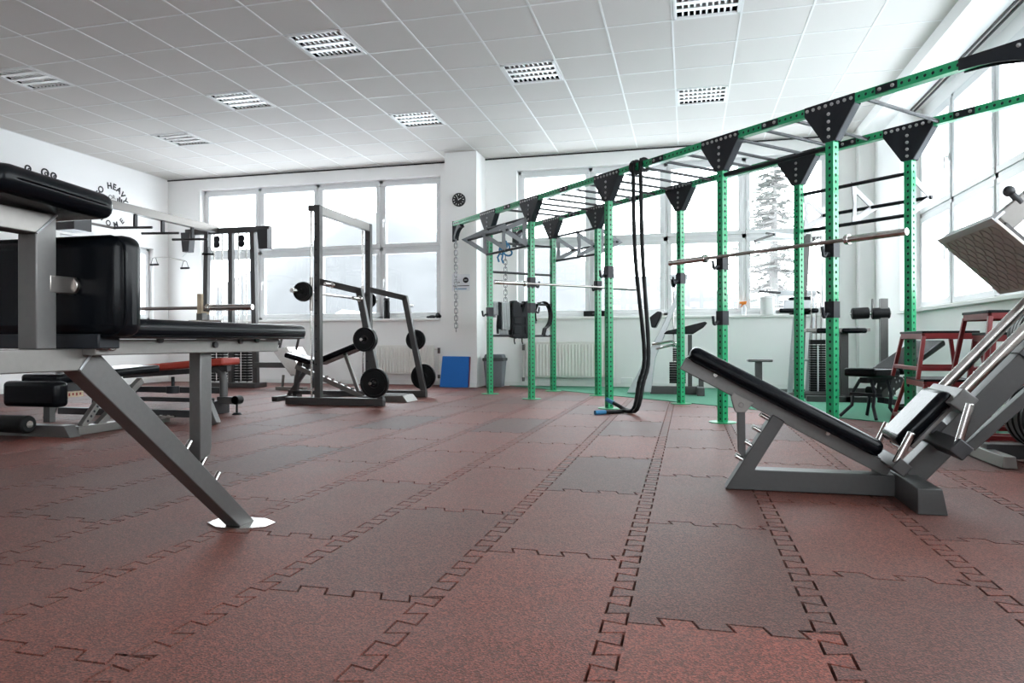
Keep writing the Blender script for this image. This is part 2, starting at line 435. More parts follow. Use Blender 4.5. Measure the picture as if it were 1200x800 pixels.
# ceiling light fittings: recessed louvre grids, switched off
def light_fitting(i, j, label):
    x0, y0 = CX0 + .6 * i + .012, CY0 + .6 * j + .012; x1, y1 = x0 + .576, y0 + .576
    r = root('ceiling_light', ((x0 + x1) / 2, (y0 + y1) / 2, H), label, 'ceiling light', 'square louvre lights in the ceiling')
    b = MB(); b.span((x0, y0, H + .085), (x1, y1, H + .095))
    for (p, q) in (((x0, y0), (x0 + .006, y1)), ((x1 - .006, y0), (x1, y1)), ((x0, y0), (x1, y0 + .006)), ((x0, y1 - .006), (x1, y1))):
        b.span((p[0], p[1], H + .012), (q[0], q[1], H + .09))
    b.build('housing', 'lamp_box', r)
    f = MB()
    for (p, q) in (((x0, y0), (x0 + .03, y1)), ((x1 - .03, y0), (x1, y1)), ((x0, y0), (x1, y0 + .03)), ((x0, y1 - .03), (x1, y1))):
        f.span((p[0], p[1], H - .006), (q[0], q[1], H + .012))
    f.build('trim_frame', 'tbar', r, bevel=.002)
    g = MB(); n = 4; wx = .516
    for k in range(n + 1):
        y = y0 + .03 + .516 * k / n
        prof = [(-.026, .004), (.026, .004), (.004, .050), (-.004, .050)]
        if 0 < k < n: g.prism([(x0 + .288, y + a_, H + z_) for a_, z_ in prof], (wx, 0, 0))
    for k in range(1, 10):
        x = x0 + .03 + wx * k / 10
        g.span((x - .008, y0 + .03, H + .010), (x + .008, y1 - .03, H + .048))
    g.build('louvre', 'louvre', r)
    for k in range(n):
        y = y0 + .03 + .516 * (k + .5) / n
        MB().cyl((x0 + .03, y, H + .064), (x1 - .03, y, H + .064), .013, 10).build('tube', 'tube_lamp', r)
    return r
LL = {(-2, 1): 'square louvred ceiling light at the far left edge, above the big dark pad',
      (-2, 5): 'small-looking louvred ceiling light nearest the corner of left and back walls',
      (1, 3): 'louvred ceiling light above the left windows, between the edge one and the far corner one',
      (4, 1): 'large-looking louvred ceiling light in the near left of the ceiling',
      (4, 5): 'louvred ceiling light closest to the column with the clock',
      (7, 3): 'louvred ceiling light in the middle of the ceiling, right of the column',
      (10, 1): 'louvred ceiling light cut by the top of the picture, nearest the camera',
      (10, 5): 'louvred ceiling light far right, just above the green rig beam'}
for k in LIGHTS[:8]: light_fitting(k[0], k[1], LL[k])
for (i, j) in LIGHTS[8:]:
    x0, y0 = CX0 + .6 * i + .011, CY0 + .6 * j + .011
    struct(MB().span((x0, y0, H + .004), (x0 + .578, y0 + .578, H + .02)).build('ceiling_panel', 'ceiling_tile'))

# ------------------------------------------------------------------ world, camera
w = bpy.data.worlds.new('World'); SC.world = w; w.use_nodes = True
nt = w.node_tree; bg = nt.nodes['Background']
tc = nt.nodes.new('ShaderNodeTexCoord'); sp = nt.nodes.new('ShaderNodeSeparateXYZ'); rp = nt.nodes.new('ShaderNodeValToRGB')
nt.links.new(tc.outputs['Generated'], sp.inputs['Vector']); nt.links.new(sp.outputs['Z'], rp.inputs['Fac'])
rp.color_ramp.elements[0].color = (.93, .96, 1, 1); rp.color_ramp.elements[1].color = (.86, .93, 1, 1)
nt.links.new(rp.outputs['Color'], bg.inputs['Color']); bg.inputs['Strength'].default_value = 7.5
cam = bpy.data.cameras.new('Camera'); co = bpy.data.objects.new('Camera', cam); COL.objects.link(co); SC.camera = co
cam.sensor_width = 36; cam.lens = F_PX / 1200 * 36; cam.clip_start = .05; cam.clip_end = 500
cam.shift_y = .6 / 1200
co.matrix_world = Matrix.Translation((0, 0, EYE)) @ Matrix.Rotation(-YAW, 4, 'Z') @ Matrix.Rotation(PI / 2, 4, 'X') @ Matrix.Rotation(ROLL, 4, 'Z')
SC.view_settings.view_transform = 'Standard'; SC.view_settings.look = 'None'; SC.view_settings.gamma = 1
SC.view_settings.use_curve_mapping = False; SC.view_settings.exposure = 0.62
SC.cycles.max_bounces = 10; SC.cycles.diffuse_bounces = 6; SC.cycles.glossy_bounces = 4; SC.cycles.transparent_max_bounces = 12
SC.cycles.use_denoising = True; SC.cycles.sample_clamp_indirect = 8; SC.cycles.caustics_reflective = False; SC.cycles.caustics_refractive = False
# ------------------------------------------------------------------ green pull-up rig, 44 degrees to the walls
S_POST = (0, 1.005, 2.463, 3.968, 4.995); WID = 1.026; BT = 2.404; PW = .062
rigo = root('pull_up_rig', rig(2.5, .5, 0), 'long green pull-up rig with black gusset plates standing diagonally across the room', 'pull-up rig')

def perforated(name, p, q, across, up, w, h, pitch, hr, material, parent, faces=(0, 1, 2, 3)):
    """hollow square section from p to q whose walls carry a row of real holes"""
    p, q = V(p), V(q); d = (q - p); L = d.length; d.normalize()
    ax, au = V(across).normalized(), V(up).normalized()
    n = max(1, round(L / pitch)); st = L / n; bm = bmesh.new()
    def cell(o, t, wd, depth):
        # one wall cell: square outside, octagon hole inside, short rim into the wall
        out = [o - d * st / 2 - t * wd / 2, o - t * wd / 2, o + d * st / 2 - t * wd / 2, o + d * st / 2,
               o + d * st / 2 + t * wd / 2, o + t * wd / 2, o - d * st / 2 + t * wd / 2, o - d * st / 2]
        inn = []
        for k in range(8):
            a = PI + PI / 4 + k * PI / 4
            inn.append(o + d * (hr * math.cos(a)) + t * (hr * math.sin(a)))
        O = [bm.verts.new(x) for x in out]; I = [bm.verts.new(x) for x in inn]; J = [bm.verts.new(x + depth) for x in inn]
        for k in range(8):
            k2 = (k + 1) % 8
            bm.faces.new((O[k], O[k2], I[k2], I[k])); bm.faces.new((I[k], I[k2], J[k2], J[k]))
    for k in range(n):
        c = p + d * st * (k + .5)
        for fi, (nrm, t, hw, wd) in enumerate(((ax, au, w / 2, h), (-ax, au, w / 2, h), (au, ax, h / 2, w), (-au, ax, h / 2, w))):
            if fi in faces: cell(c + nrm * hw, t, wd, -nrm * .005)
            else:
                o = c + nrm * hw
                bm.faces.new([bm.verts.new(o + d * st / 2 * sa + t * wd / 2 * sb) for sa, sb in ((-1, -1), (1, -1), (1, 1), (-1, 1))])
    for e in (p, q):
        bm.faces.new([bm.verts.new(e + ax * w / 2 * sa + au * h / 2 * sb) for sa, sb in ((-1, -1), (1, -1), (1, 1), (-1, 1))])
    bmesh.ops.remove_doubles(bm, verts=bm.verts, dist=.0004)
    mb = MB(); mb.bm.free(); mb.bm = bm
    return mb.build(name, material, parent, smooth=False)

UP = V((0, 0, 1))
for b in (0, 1):
    for s in S_POST:
        p = rig(s, b * WID, 0)
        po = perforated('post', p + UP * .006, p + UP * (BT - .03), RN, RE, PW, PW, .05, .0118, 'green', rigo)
        MB().beam(p + UP * .012, p + UP * (BT - .04), PW - .012, PW - .012, RE).build('hole_shade_core', 'gusset', po)  # dark core added so no light shows through the post holes
        MB().lathe(p, UP, [(0, 0), (.115, 0), (.115, .007), (0, .007)], 24).build('foot_plate', 'green', rigo)
    s0, s1 = (-1.02, 6.5 if b == 0 else 5.95)
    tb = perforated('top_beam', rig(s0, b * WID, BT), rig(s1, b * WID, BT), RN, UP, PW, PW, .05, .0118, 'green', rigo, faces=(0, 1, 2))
    MB().beam(rig(s0 + .01, b * WID, BT), rig(s1 - .01, b * WID, BT), PW - .012, PW - .012, UP).build('hole_shade_core', 'gusset', tb)  # same added core in the beam, keeps its holes looking shaded

# gusset plates with bolts
def bolt(c, nrm, parent, r=.013):
    return MB().lathe(V(c), nrm, [(r, 0), (r * .95, .006), (r * .6, .010), (0, .011)], 10).build('bolt', 'turnbuckle', parent)
bolt_mesh = {}
def place_bolt(c, nrm, parent, key):
    if key not in bolt_mesh:
        o = bolt(c, nrm, parent); bolt_mesh[key] = (o, V(c)); return o
    src, c0 = bolt_mesh[key]; base = parent
    o = src.copy(); COL.objects.link(o); o.parent = parent
    q = parent; off = V((0, 0, 0))
    while q is not None: off += q.location; q = q.parent
    q = src.parent; off0 = V((0, 0, 0))
    while q is not None: off0 += q.location; q = q.parent
    o.location = (V(c) - off) - (c0 - off0)
    return o
for b in (0, 1):
    for s in S_POST:
        o = rig(s, b * WID, 0); g = MB(); hw = .20
        prof = [(-hw, BT + .031), (hw, BT + .031), (hw, BT - .035), (.045, BT - .265), (-.045, BT - .265), (-hw, BT - .035)]
        for sd in (-1, 1):
            g.prism([o + RE * x + UP * z + RN * (sd * (PW / 2 + .004)) for x, z in prof], RN * .006)
        # folded flanges along the slanted edges
        for sg in (-1, 1):
            g.beam(o + RE * (sg * (hw - .003)) + UP * (BT - .037), o + RE * (sg * .047) + UP * (BT - .262), .006, PW + .004, RN)
        go = g.build('gusset_plate', 'gusset', rigo)
        for sd in (-1, 1):
            nrm = RN * sd; f = PW / 2 + .007
            for k in range(8): place_bolt(o + RE * ((k - 3.5) * .05) + UP * BT + nrm * f, nrm, go, sd)
            for k in range(4): place_bolt(o + UP * (BT - .065 - k * .055) + nrm * f, nrm, go, sd)

# curved end brackets
def end_bracket(b, s_end, sg, L=.34):
    o = rig(s_end, b * WID, 0); prof = [(0, BT + .032), (-L * sg, BT + .032), (-L * sg, BT - .04)]
    n = 8
    for k in range(1, n + 1):
        a = PI / 2 * k / n
        prof.append(((-L + (L - .05) * math.sin(a)) * sg, BT - .04 - (.24) * (1 - math.cos(a))))
    prof.append((0, BT - .28))
    g = MB()
    for sd in (-1, 1): g.prism([o + RE * x + UP * z + RN * (sd * (PW / 2 + .004)) for x, z in prof], RN * .006)
    g.beam(o + RE * (.006 * sg) + UP * (BT - .30), o + RE * (.006 * sg) + UP * (BT + .05), .07, .012, RE)
    go = g.build('end_bracket', 'gusset', rigo)
    for sd in (-1, 1):
        for k in range(5): place_bolt(o + RE * (-(.05 + k * .06) * sg) + UP * BT + RN * (sd * (PW / 2 + .007)), RN * sd, go, sd)

def small_bracket(b):
    o = rig(-1.02, b * WID, 0); g = MB(); n = 8
    g.beam(o + UP * (BT - .26), o + UP * (BT + .04), .07, .014, RE)
    a_ = [(.22 - .20 * math.sin(PI / 2 * k / n), BT - .03 - .20 * (1 - math.cos(PI / 2 * k / n))) for k in range(n + 1)]
    b_ = [(.25 - .18 * math.sin(PI / 2 * k / n), BT - .075 - .17 * (1 - math.cos(PI / 2 * k / n))) for k in range(n + 1)]
    prof = a_ + b_[::-1]
    for i in range(n): g.prism([o + RE * x + UP * z for x, z in (a_[i], a_[i + 1], b_[i + 1], b_[i])], RN * .06)
    go = g.build('end_bracket', 'gusset', rigo)
    for sd in (-1, 1):
        for k in range(3): place_bolt(o + RE * (.05 + k * .06) + UP * BT + RN * (sd * (PW / 2 + .001)), RN * sd, go, sd)
small_bracket(0); small_bracket(1)
end_bracket(0, 6.5, 1, .62)
# joint splices on the top beams
for b in (0, 1):
    for s in ((.5, 1.72, 3.22, 4.48, 5.42)):
        o = rig(s, b * WID, BT); g = MB()
        for sd in (-1, 1): g.beam(o - RE * .075 + RN * (sd * (PW / 2 + .003)), o + RE * .075 + RN * (sd * (PW / 2 + .003)), .006, .05, UP)
        go = g.build('splice_plate', 'gusset', rigo)
        for sd in (-1, 1):
            for k in (-.045, .045): place_bolt(o + RE * k + RN * (sd * (PW / 2 + .006)), RN * sd, go, sd)
# monkey-bar rungs between the beams
s = .36
while s < 5.5:
    if min(abs(s - q) for q in S_POST) > .06:
        MB().cyl(rig(s, PW / 2, BT - .01), rig(s, WID - PW / 2, BT - .01), .014, 12).build('rung', 'frame_dark', rigo)
    s += .2865
# low cross bars at the first bay, front pull-up bar in the last bay
for z in (1.625, 2.02, 1.21, .775):
    MB().cyl(rig(0, PW / 2, z), rig(0, WID - PW / 2, z), .016, 12).build('cross_bar', 'frame_dark', rigo)
MB().cyl(rig(3.968, 0, 2.105), rig(4.995, 0, 2.105), .017, 12).build('pull_up_bar', 'gusset', rigo)
# flying pull-up brackets: three cut-out triangles carry three bars
def flying(s_list, n0, sg, zc, material):
    for s in s_list:
        o = rig(s, n0 + sg * .034, 0); D = .40; h = .19; t = RE * .008
        out = [(0, zc + h), (D - .03, zc + .022), (D, zc), (D - .03, zc - .022), (0, zc - h), (.035, zc - .1), (.045, zc), (.035, zc + .1)]
        inn = [(.075, zc + .095), (.27, zc), (.075, zc - .095)]
        # frame of three limbs, so the window stays open
        g = MB(); P = lambda q: o + RN * (sg * q[0]) + UP * q[1]
        g.prism([P(q) for q in (out[0], (D, zc), (.27, zc), inn[0], (.045, zc + .10))], t)
        g.prism([P(q) for q in (out[4], (.045, zc - .10), inn[2], (.27, zc), (D, zc))], t)
        g.prism([P(q) for q in ((.0, zc + h), (.045, zc + .10), inn[0], inn[2], (.045, zc - .10), (0, zc - h), (.03, zc))], t * .9)
        g.build('bar_bracket', material, rigo)
    a_, b_ = min(s_list) - .02, max(s_list) + .02
    for (dn, dz) in ((.012, .17), (.012, -.17), (.30, 0)):
        MB().cyl(rig(a_, n0 + sg * (.034 + dn), zc + dz), rig(b_, n0 + sg * (.034 + dn), zc + dz), .016, 12).build('pull_up_bar', 'gusset', rigo)
flying((.02, .5, .985), 0, -1, 2.02, 'bracket_grey')
flying((.02, .5, .985), WID, 1, 2.0, 'bracket_grey')
flying((3.99, 4.47, 4.975), WID, 1, 1.885, 'bracket_pale')
# hooks on the posts
def hook(s, n, z, along, nrm):
    """j-hook: block on the post, curled horn along 'along', sitting on the face with normal nrm"""
    o = rig(s, n, z); a = V(along); nn = V(nrm)
    g = MB(); g.beam(o - UP * .07, o + UP * .05, PW + .012, PW + .012, RE)
    f = o + a * (PW / 2 + .005); pts = [f - UP * .045]
    for k in range(0, 10):
        t = PI * k / 12
        pts.append(f + a * (.035 - .0 + .03 * math.sin(t) * 0 + .045 * (k / 9)) - UP * (.045 + .02 * math.sin(PI * k / 9)) + UP * (.05 if k > 7 else 0) * ((k - 7) / 2))
    g.path(pts, .012, 8)
    return g.build('rack_hook', 'gusset', rigo, bevel=.002)
for (s, n, z, a, nn) in ((0, 0, 1.10, -RN, RE), (1.005, 0, 1.11, RN, RE), (1.005, 0, 1.42, RN, RE), (1.005, WID, 1.42, -RE, RN), (2.463, 0, 1.42, -RN, RE),
                         (2.463, WID, 1.40, -RN, RE), (3.968, 0, 1.37, -RN, RE), (4.995, 0, 1.37, -RN, RE), (3.968, 0, .90, -RN, RE), (4.995, 0, .93, -RN, RE)):
    hook(s, n, z, a, nn)

# ------------------------------------------------------------------ barbells
def barbell(c, d, L, sleeve, label, group='barbells'):
    d = V(d).normalized(); c = V(c); r = root('barbell', c, label, 'barbell', group)
    MB().cyl(c - d * (L / 2 - sleeve), c + d * (L / 2 - sleeve), .0142, 16).build('bar', 'steel', r)
    for sg in (-1, 1):
        e = c + d * (sg * (L / 2 - sleeve)); f = c + d * (sg * L / 2)
        g = MB().cyl(e, f, .0248, 20); g.build('sleeve', 'chrome', r, bevel=.002)
        MB().cyl(e - d * .012, e + d * .018, .036, 20).build('collar', 'chrome', r, bevel=.003)
    return r
pa, pb = rig(3.968, -.075, 1.405), rig(4.995, -.075, 1.405)
barbell((pa + pb) / 2 + RE * .02, RE, 2.16, .42, 'chrome barbell lying in the hooks of the two nearest tall front posts of the rig')
barbell(rig(1.005 + .08, .51, 1.385), RN, 2.16, .42, 'chrome barbell lying across the rig between its second front and back posts')

# ------------------------------------------------------------------ battle rope over the front beam
def rope():
    p0 = rig(2.945, -.01, BT + .045)
    r = root('battle_rope', V((p0.x, p0.y, 0)), 'black battle rope slung over the rig beam, its blue-taped ends on the floor', 'rope')
    for k, (ds, end, lift) in enumerate(((-.045, at_z(697, 483.5, .02), 0), (.06, at_z(711, 468, .10), 1))):
        top = rig(2.945 + ds, -.052, BT + .03); pts = []
        pts.append(rig(2.945 + ds, .0, BT + .052)); pts.append(rig(2.945 + ds, -.04, BT + .045)); pts.append(top - UP * .04)
        low = at_y(755 + (k * 5), 412, top.y - .10); fl = at_z(730 + k * 4, 481.5 - k * 1.5, .022)
        ctl = [top - UP * .04, top - UP * .9 + V((.02, -.03, 0)), V(low), V((low.x - .045, low.y - .1, .30)), V((low.x * .55 + fl.x * .45, low.y - .12, .06)), V(fl), V(fl) * .5 + V(end) * .5, V(end)]
        # Catmull-Rom
        C = [ctl[0]] + ctl + [ctl[-1]]
        for i in range(1, len(C) - 2):
            for t in [q / 8 for q in range(8)]:
                a, b_, c_, d_ = C[i - 1], C[i], C[i + 1], C[i + 2]
                pts.append(.5 * ((2 * b_) + (-a + c_) * t + (2 * a - 5 * b_ + 4 * c_ - d_) * t * t + (-a + 3 * b_ - 3 * c_ + d_) * t ** 3))
        pts.append(V(end))
        MB().path(pts, [.0185 + .0022 * (i % 2) for i in range(len(pts))], 10).build('strand', 'rubber_black', r)
        nb = 7; bl = pts[-nb:]
        MB().path(bl, .0225, 10).build('taped_end', 'blue_band', r)
    g = MB()
    for ds in (-.08, -.045, .06): g.torus(rig(2.945 + ds, 0, BT), RE, .056, .018, 20, 8)
    g.build('loop', 'rubber_black', r)
rope()

# ------------------------------------------------------------------ hanging chains
def chain(p, n, label, R=.017, r=.0042):
    p = V(p); pitch = .052; ro = root('chain', p - UP * (n * pitch), label, 'chain', 'steel chains')
    for k in range(n):
        c = p - UP * (pitch * k + .03)
        ax = V((.3, -.95, 0)) if k % 2 else V((.95, .3, 0))
        pts = []
        for q in range(16):
            a = 2 * PI * q / 16
            side = UP.cross(ax).normalized()
            pts.append(c + side * (R * math.cos(a)) + UP * (R * math.sin(a) + (.017 if math.sin(a) > 0 else -.017)))
        MB().path(pts, r, 6, True).build('link', 'chain_steel', ro)
pc = rig(-1.0 + .07, 0, BT - .03)
chain(at_y(534.5, 281, 9.62), 25, 'steel chain hanging in front of the column, left of the rig', .023, .0062)
chain(at_y(592.5, 300, 9.35), 14, 'steel chain hanging behind the black weight vest', .021, .0058)
# ------------------------------------------------------------------ leg press, side-on in the right foreground
YC = 3.475                                   # its centre plane runs along the back wall
lp = root('leg_press', (1.15, YC, 0), 'grey incline leg press with black pads and diamond-plate foot board in the right foreground', 'leg press')
def q(u, v, dy=0.0, near=.05): return at_y(u, v, YC - near) + V((0, dy + near, 0))
def flat(pts, w, near=None):
    """outline drawn on the near face of a section of width w, extruded back about the centre plane"""
    n = w / 2 if near is None else near
    return [q(u, v, 0, n) for u, v in pts]
GR = 'frame_grey'
bz0, bz1 = q(849.6, 576.6).x, q(1043, 583).x
# base tube + slanted prop rail
m = MB(); m.prism([V((bz0, YC, .004)), V((bz1 + .03, YC, .004)), V((bz1 + .03, YC, .098)), V((q(884, 551).x, YC, .098)), q(919.6, 494, 0, .05), q(905.6, 485.4, 0, .05)], (0, .10, 0))
m.build('base_frame', GR, lp, bevel=.004)
# pegs on the slanted rail
pr0, pr1 = q(849.6, 576.6), q(905.6, 485.4); dr = (pr1 - pr0).normalized(); nr = V((-dr.z, 0, dr.x))
for t in (.23, .40, .585, .77, .93)[1:]:
    c = pr0 + (pr1 - pr0) * t
    for dy in (-.022, .022):
        MB().cyl(c + V((0, dy, 0)), c + nr * .042 + V((0, dy, 0)), .010, 12).build('peg', 'chrome', lp, bevel=.002)
# backrest: frame tube, pad, hinge and prop strut
fa, fb = q(800, 425.5), q(1044, 553); fd = (fb - fa).normalized(); fn = V((-fd.z, 0, fd.x))
fm_a, fm_b = fa + fn * .0, fb + fn * .0
MB().beam(fa, fb, .06, .062, fn).build('backrest_frame', 'frame_mid', lp, bevel=.004)
for t in (.155, .70):
    c = fa + fd * ((fb - fa).length * t) + fn * .022 + V((0, -.034, 0)); MB().cyl(c, c + V((0, -.012, 0)), .010, 10).build('bolt', 'chrome', lp)
pa_, pb_ = q(797, 409, 0, .15), q(1047, 523, 0, .15); pl = (pb_ - pa_)
pc_ = (fa + fb) / 2 + fn * .0645 - fd * .045
R = Matrix((fd, V((0, 1, 0)), fd.cross(V((0, 1, 0))))).transposed()
bp = pad('backrest_pad', pc_, ((fb - fa).length - .10, .30, .072), R, lp, .032)
piping('seam', pc_, ((fb - fa).length - .10, .30, .072), R, bp, .0035, .05, z=.12)
hc = q(868, 474, 0, .035)
m = MB()
for dy in (-.036, .036): m.prism([hc + fd * -.055 + fn * .035 + V((0, dy, 0)), hc + fd * .045 + fn * .035 + V((0, dy, 0)), hc + V((.02, dy, -.035)), hc + V((-.025, dy, -.035)), hc + fd * -.055 + fn * .01 + V((0, dy, 0))], (0, .006, 0))
m.cyl(hc + V((0, -.048, 0)), hc + V((0, .048, 0)), .012, 14); m.build('hinge_bracket', 'frame_light', lp, bevel=.002)
m = MB(); m.prism([q(863.6, 474, 0, .02), q(873, 474, 0, .02), q(873.5, 536, 0, .02), q(868.5, 534, 0, .02), q(864.3, 528, 0, .02)], (0, .05, 0)); m.build('prop_strut', GR, lp, bevel=.003)
# foot crossbar of the base
fx = q(1066, 570, 0, .05).x
m = MB(); y0_, y1_ = 3.11, 3.84; xc_ = fx - .005
m.prism([V((xc_ - .055, (y0_ + y1_) / 2, 0)), V((xc_ + .055, (y0_ + y1_) / 2, 0)), V((xc_ + .035, (y0_ + y1_) / 2, .105)), V((xc_ - .055, (y0_ + y1_) / 2, .105))], (0, y1_ - y0_, 0))
m.build('foot_bar', GR, lp, bevel=.004)
# inclined main rail (box section) and the lower strut
r0, r1 = q(1072, 556, 0, .05), q(1199, 430, 0, .05); rd = (r1 - r0).normalized(); rn = V((-rd.z, 0, rd.x))
MB().beam(r0 - rd * .02, r0 + rd * 1.55, .10, .10, rn).build('main_rail', GR, lp, bevel=.004)
s0_ = q(1140, 525); s1_ = q(1200, 472); MB().beam(s0_, s0_ + (s1_ - s0_).normalized() * 1.0, .05, .045, rn).build('lower_strut', GR, lp, bevel=.004)
MB().beam(r0 + rd * 1.50 + rn * -.03, V(((r0 + rd * 1.50).x + .22, YC, .05)), .08, .10).build('rear_leg', GR, lp, bevel=.004)
MB().span(((r0 + rd * 1.5).x + .15, YC - .36, 0), ((r0 + rd * 1.5).x + .27, YC + .36, .09)).build('foot_bar', GR, lp, bevel=.004)
# crossbar with two grip handles by the hips
g0 = q(1057, 548, 0, .0)
def grip_bar(c, label_y, tilt, hl):
    m = MB(); m.beam(c + V((0, -label_y, 0)), c + V((0, label_y, 0)), .055, .06, rn); m.build('grip_bar', GR, lp, bevel=.004)
    for sg in (-1, 1):
        b0 = c + V((0, sg * (label_y - .035), 0)) + rn * .02
        MB().cyl(b0, b0 + tilt * hl, .0165, 16).build('grip', 'chrome', lp, bevel=.003)
c1 = at_y(1057, 548, YC - .22) + V((0, .22, 0)); t1 = (at_y(1080, 502, YC - .185) - at_y(1061, 538, YC - .185)).normalized()
grip_bar(c1, .22, t1, .145)
c2 = at_y(1127, 527, YC - .33) + V((0, .33, 0))
m = MB(); m.beam(c2 + V((0, -.33, 0)), c2 + V((0, .2, 0)), .065, .065, rn); m.build('stop_bar', 'frame_dark', lp, bevel=.006)
t2 = (at_y(1135, 477, YC - .30) - at_y(1123, 517, YC - .30)).normalized(); b2 = at_y(1123, 519, YC - .30)
MB().cyl(b2, b2 + t2 * .165, .0165, 16).build('grip', 'chrome', lp, bevel=.003)
b3 = b2 + V((0, .45, 0)); 
# seat pad on a bracket that slides on the rail
sc_ = (at_y(1047, 514, YC - .0) + at_y(1098, 460, YC - .0)) / 2 + rn * .0
sl = (at_y(1098, 460, YC) - at_y(1047, 514, YC)).length
RS_ = Matrix((rd, V((0, 1, 0)), rd.cross(V((0, 1, 0))))).transposed()
sp_ = pad('seat_pad', sc_ + rn * -.005, (.30, .28, .068), RS_, lp, .030)
piping('seam', sc_ + rn * -.005, (.30, .28, .068), RS_, sp_, .0035, .05, z=.12)
k0 = sc_ - rn * .055
MB().beam(k0 - rd * .12, k0 + rd * .12, .12, .04, rn).build('seat_bracket', 'frame_light', lp, bevel=.004)
MB().beam(k0 - rd * .02 - rn * .03, k0 + rd * .05 - rn * .03, .09, .09, rn).build('slide_block', 'frame_dark', lp, bevel=.004)
# rod carrier block and two guide rods
kb = at_y(1128, 470, YC - .17) + V((0, .17, 0))
MB().beam(kb + V((0, -.19, 0)), kb + V((0, .19, 0)), .085, .075, rn).build('rod_carrier', 'frame_mid', lp, bevel=.006)
for sg, uu, vv in ((1, 1101, 452), (-1, 1133, 461)):
    y = YC + sg * .125; st = kb + V((0, sg * .125, 0)) + rn * .012
    MB().cyl(st, st + rd * 1.25, .0235, 20).build('guide_rod', 'chrome', lp)
# bracket plates on the rail near the top of the view
kp = r0 + rd * .66
MB().beam(kp, kp + rd * .16, .125, .11, rn).build('rail_clamp', GR, lp, bevel=.004)
# sled: diamond-plate foot board, its arm and lock handle
F0, F1, F2 = at_y(1103, 283, YC + .33), at_y(1166, 257, YC - .30), None
F2 = at_y(1174, 344, YC + .33)
fdv = (F2 - F0); bl = fdv.length; fdv.normalize(); rd_b = V((-fdv.z, 0, fdv.x)); rd_b = rd_b if rd_b.x > 0 else -rd_b   # down the board, board normal
fp = V(((F0.x + F1.x) / 2, YC + .015, (F0.z + F1.z) / 2))
m = MB(); m.prism([fp + V((0, -.315, 0)), fp + V((0, .315, 0)), fp + V((0, .315, 0)) + fdv * bl, fp + V((0, -.315, 0)) + fdv * bl], rd_b * .012)
board = m.build('foot_board', 'tread', lp, bevel=.002)
m = MB()
for i in range(12):
    for j in range(11):
        c = fp + V((0, -.285 + .57 * (i + .5) / 12, 0)) + fdv * (.02 + (bl - .04) * (j + .5) / 11) - rd_b * .007
        a_ = (1 if (i + j) % 2 else -1) * PI / 4
        dv = (V((0, 1, 0)) * math.cos(a_) + fdv * math.sin(a_))
        pv = rd_b.cross(dv)
        m.prism([c - dv * .024, c + pv * .0075, c + dv * .024, c - pv * .0075], rd_b * .006)
m.build('tread_pattern', 'tread', board)
MB().beam(fp + V((0, -.315, 0)) - rd_b * .004, fp + V((0, .315, 0)) - rd_b * .004, .03, .006, rd_b).beam(fp + V((0, -.315, 0)) + rd_b * .02, fp + V((0, .315, 0)) + rd_b * .02, .012, .05, rd_b).build('board_edge', 'silver_paint', lp, bevel=.002)
bc = fp + fdv * (bl * .5) + rd_b * .03
for dy in (-.2, .2): MB().beam(bc + fdv * bl * .42 + V((0, dy, 0)), bc - fdv * bl * .36 + V((0, dy, 0)), .05, .05, rd_b).build('board_rib', GR, lp, bevel=.004)
MB().beam(bc + rd * .04, kb + rn * .02 + rd * .80, .09, .09).build('sled_post', GR, lp, bevel=.004)
MB().beam(kb + rn * .012 + rd * .72 + V((0, -.19, 0)), kb + rn * .012 + rd * .72 + V((0, .19, 0)), .12, .075, rn).build('sled_carriage', GR, lp, bevel=.004)
h0 = at_y(1174, 262, YC - .1); MB().beam(h0, h0 + (at_y(1222, 222, YC - .1) - h0), .06, .085).build('sled_arm', 'frame_light', lp, bevel=.004)
k1, k2 = at_y(1197, 238, YC - .12), at_y(1183, 224, YC - .12)
MB().cyl(k1, k2, .015, 12).ball(k2, .024).build('lock_handle', 'frame_dark', lp)
# ------------------------------------------------------------------ big steel bench in the left foreground (runs along Y)
BX = -1.65
bn = root('upholstered_bench', (BX, 1.9, 0), 'large steel bench with three black pads and a slanted leg in the left foreground', 'bench')
GRB = 'frame_light'
zb0, zb1 = .614, .674
fy = 2.32                                             # foot
m = MB()
# horizontal beam, mitred into the slanted leg
ye = 1.625
def legprof(y0, y1, sg):
    return None
out = [(.70, zb1), (ye + .02, zb1), (fy + .075, .005), (fy - .015, .005), (ye - .035, zb0), (.70, zb0)]
m.prism([V((BX, y, z)) for y, z in out[:2] + [(ye - .035, zb0)] + out[5:]], (.062, 0, 0))
m.build('beam', GRB, bn, bevel=.003)
m = MB(); m.prism([V((BX, y, z)) for y, z in out[1:5]], (.062, 0, 0)); m.build('leg', 'frame_mid', bn, bevel=.003)
m = MB(); m.prism([V((BX, y, z)) for y, z in ((.70, zb1), (.70, zb0), (.02, .005), (-.07, .005))], (.062, 0, 0)); m.build('leg', 'frame_grey', bn, bevel=.003)
# weld bead at the mitre
MB().path([V((BX + .032, ye + .018, zb1 - .002)), V((BX + .033, ye - .01, .643)), V((BX + .032, ye - .034, zb0 + .002))], .0035, 6).build('weld', 'silver_paint', bn)
def footplate(y):
    m = MB(); n = 8; c = [V((BX + .135 * math.cos(2 * PI * (k + .5) / n), y + .085 * math.sin(2 * PI * (k + .5) / n), .004)) for k in range(n)]
    m.prism(c, (0, 0, .006)); m.build('foot_plate', 'chrome', bn)
footplate(fy + .035); footplate(-.03)
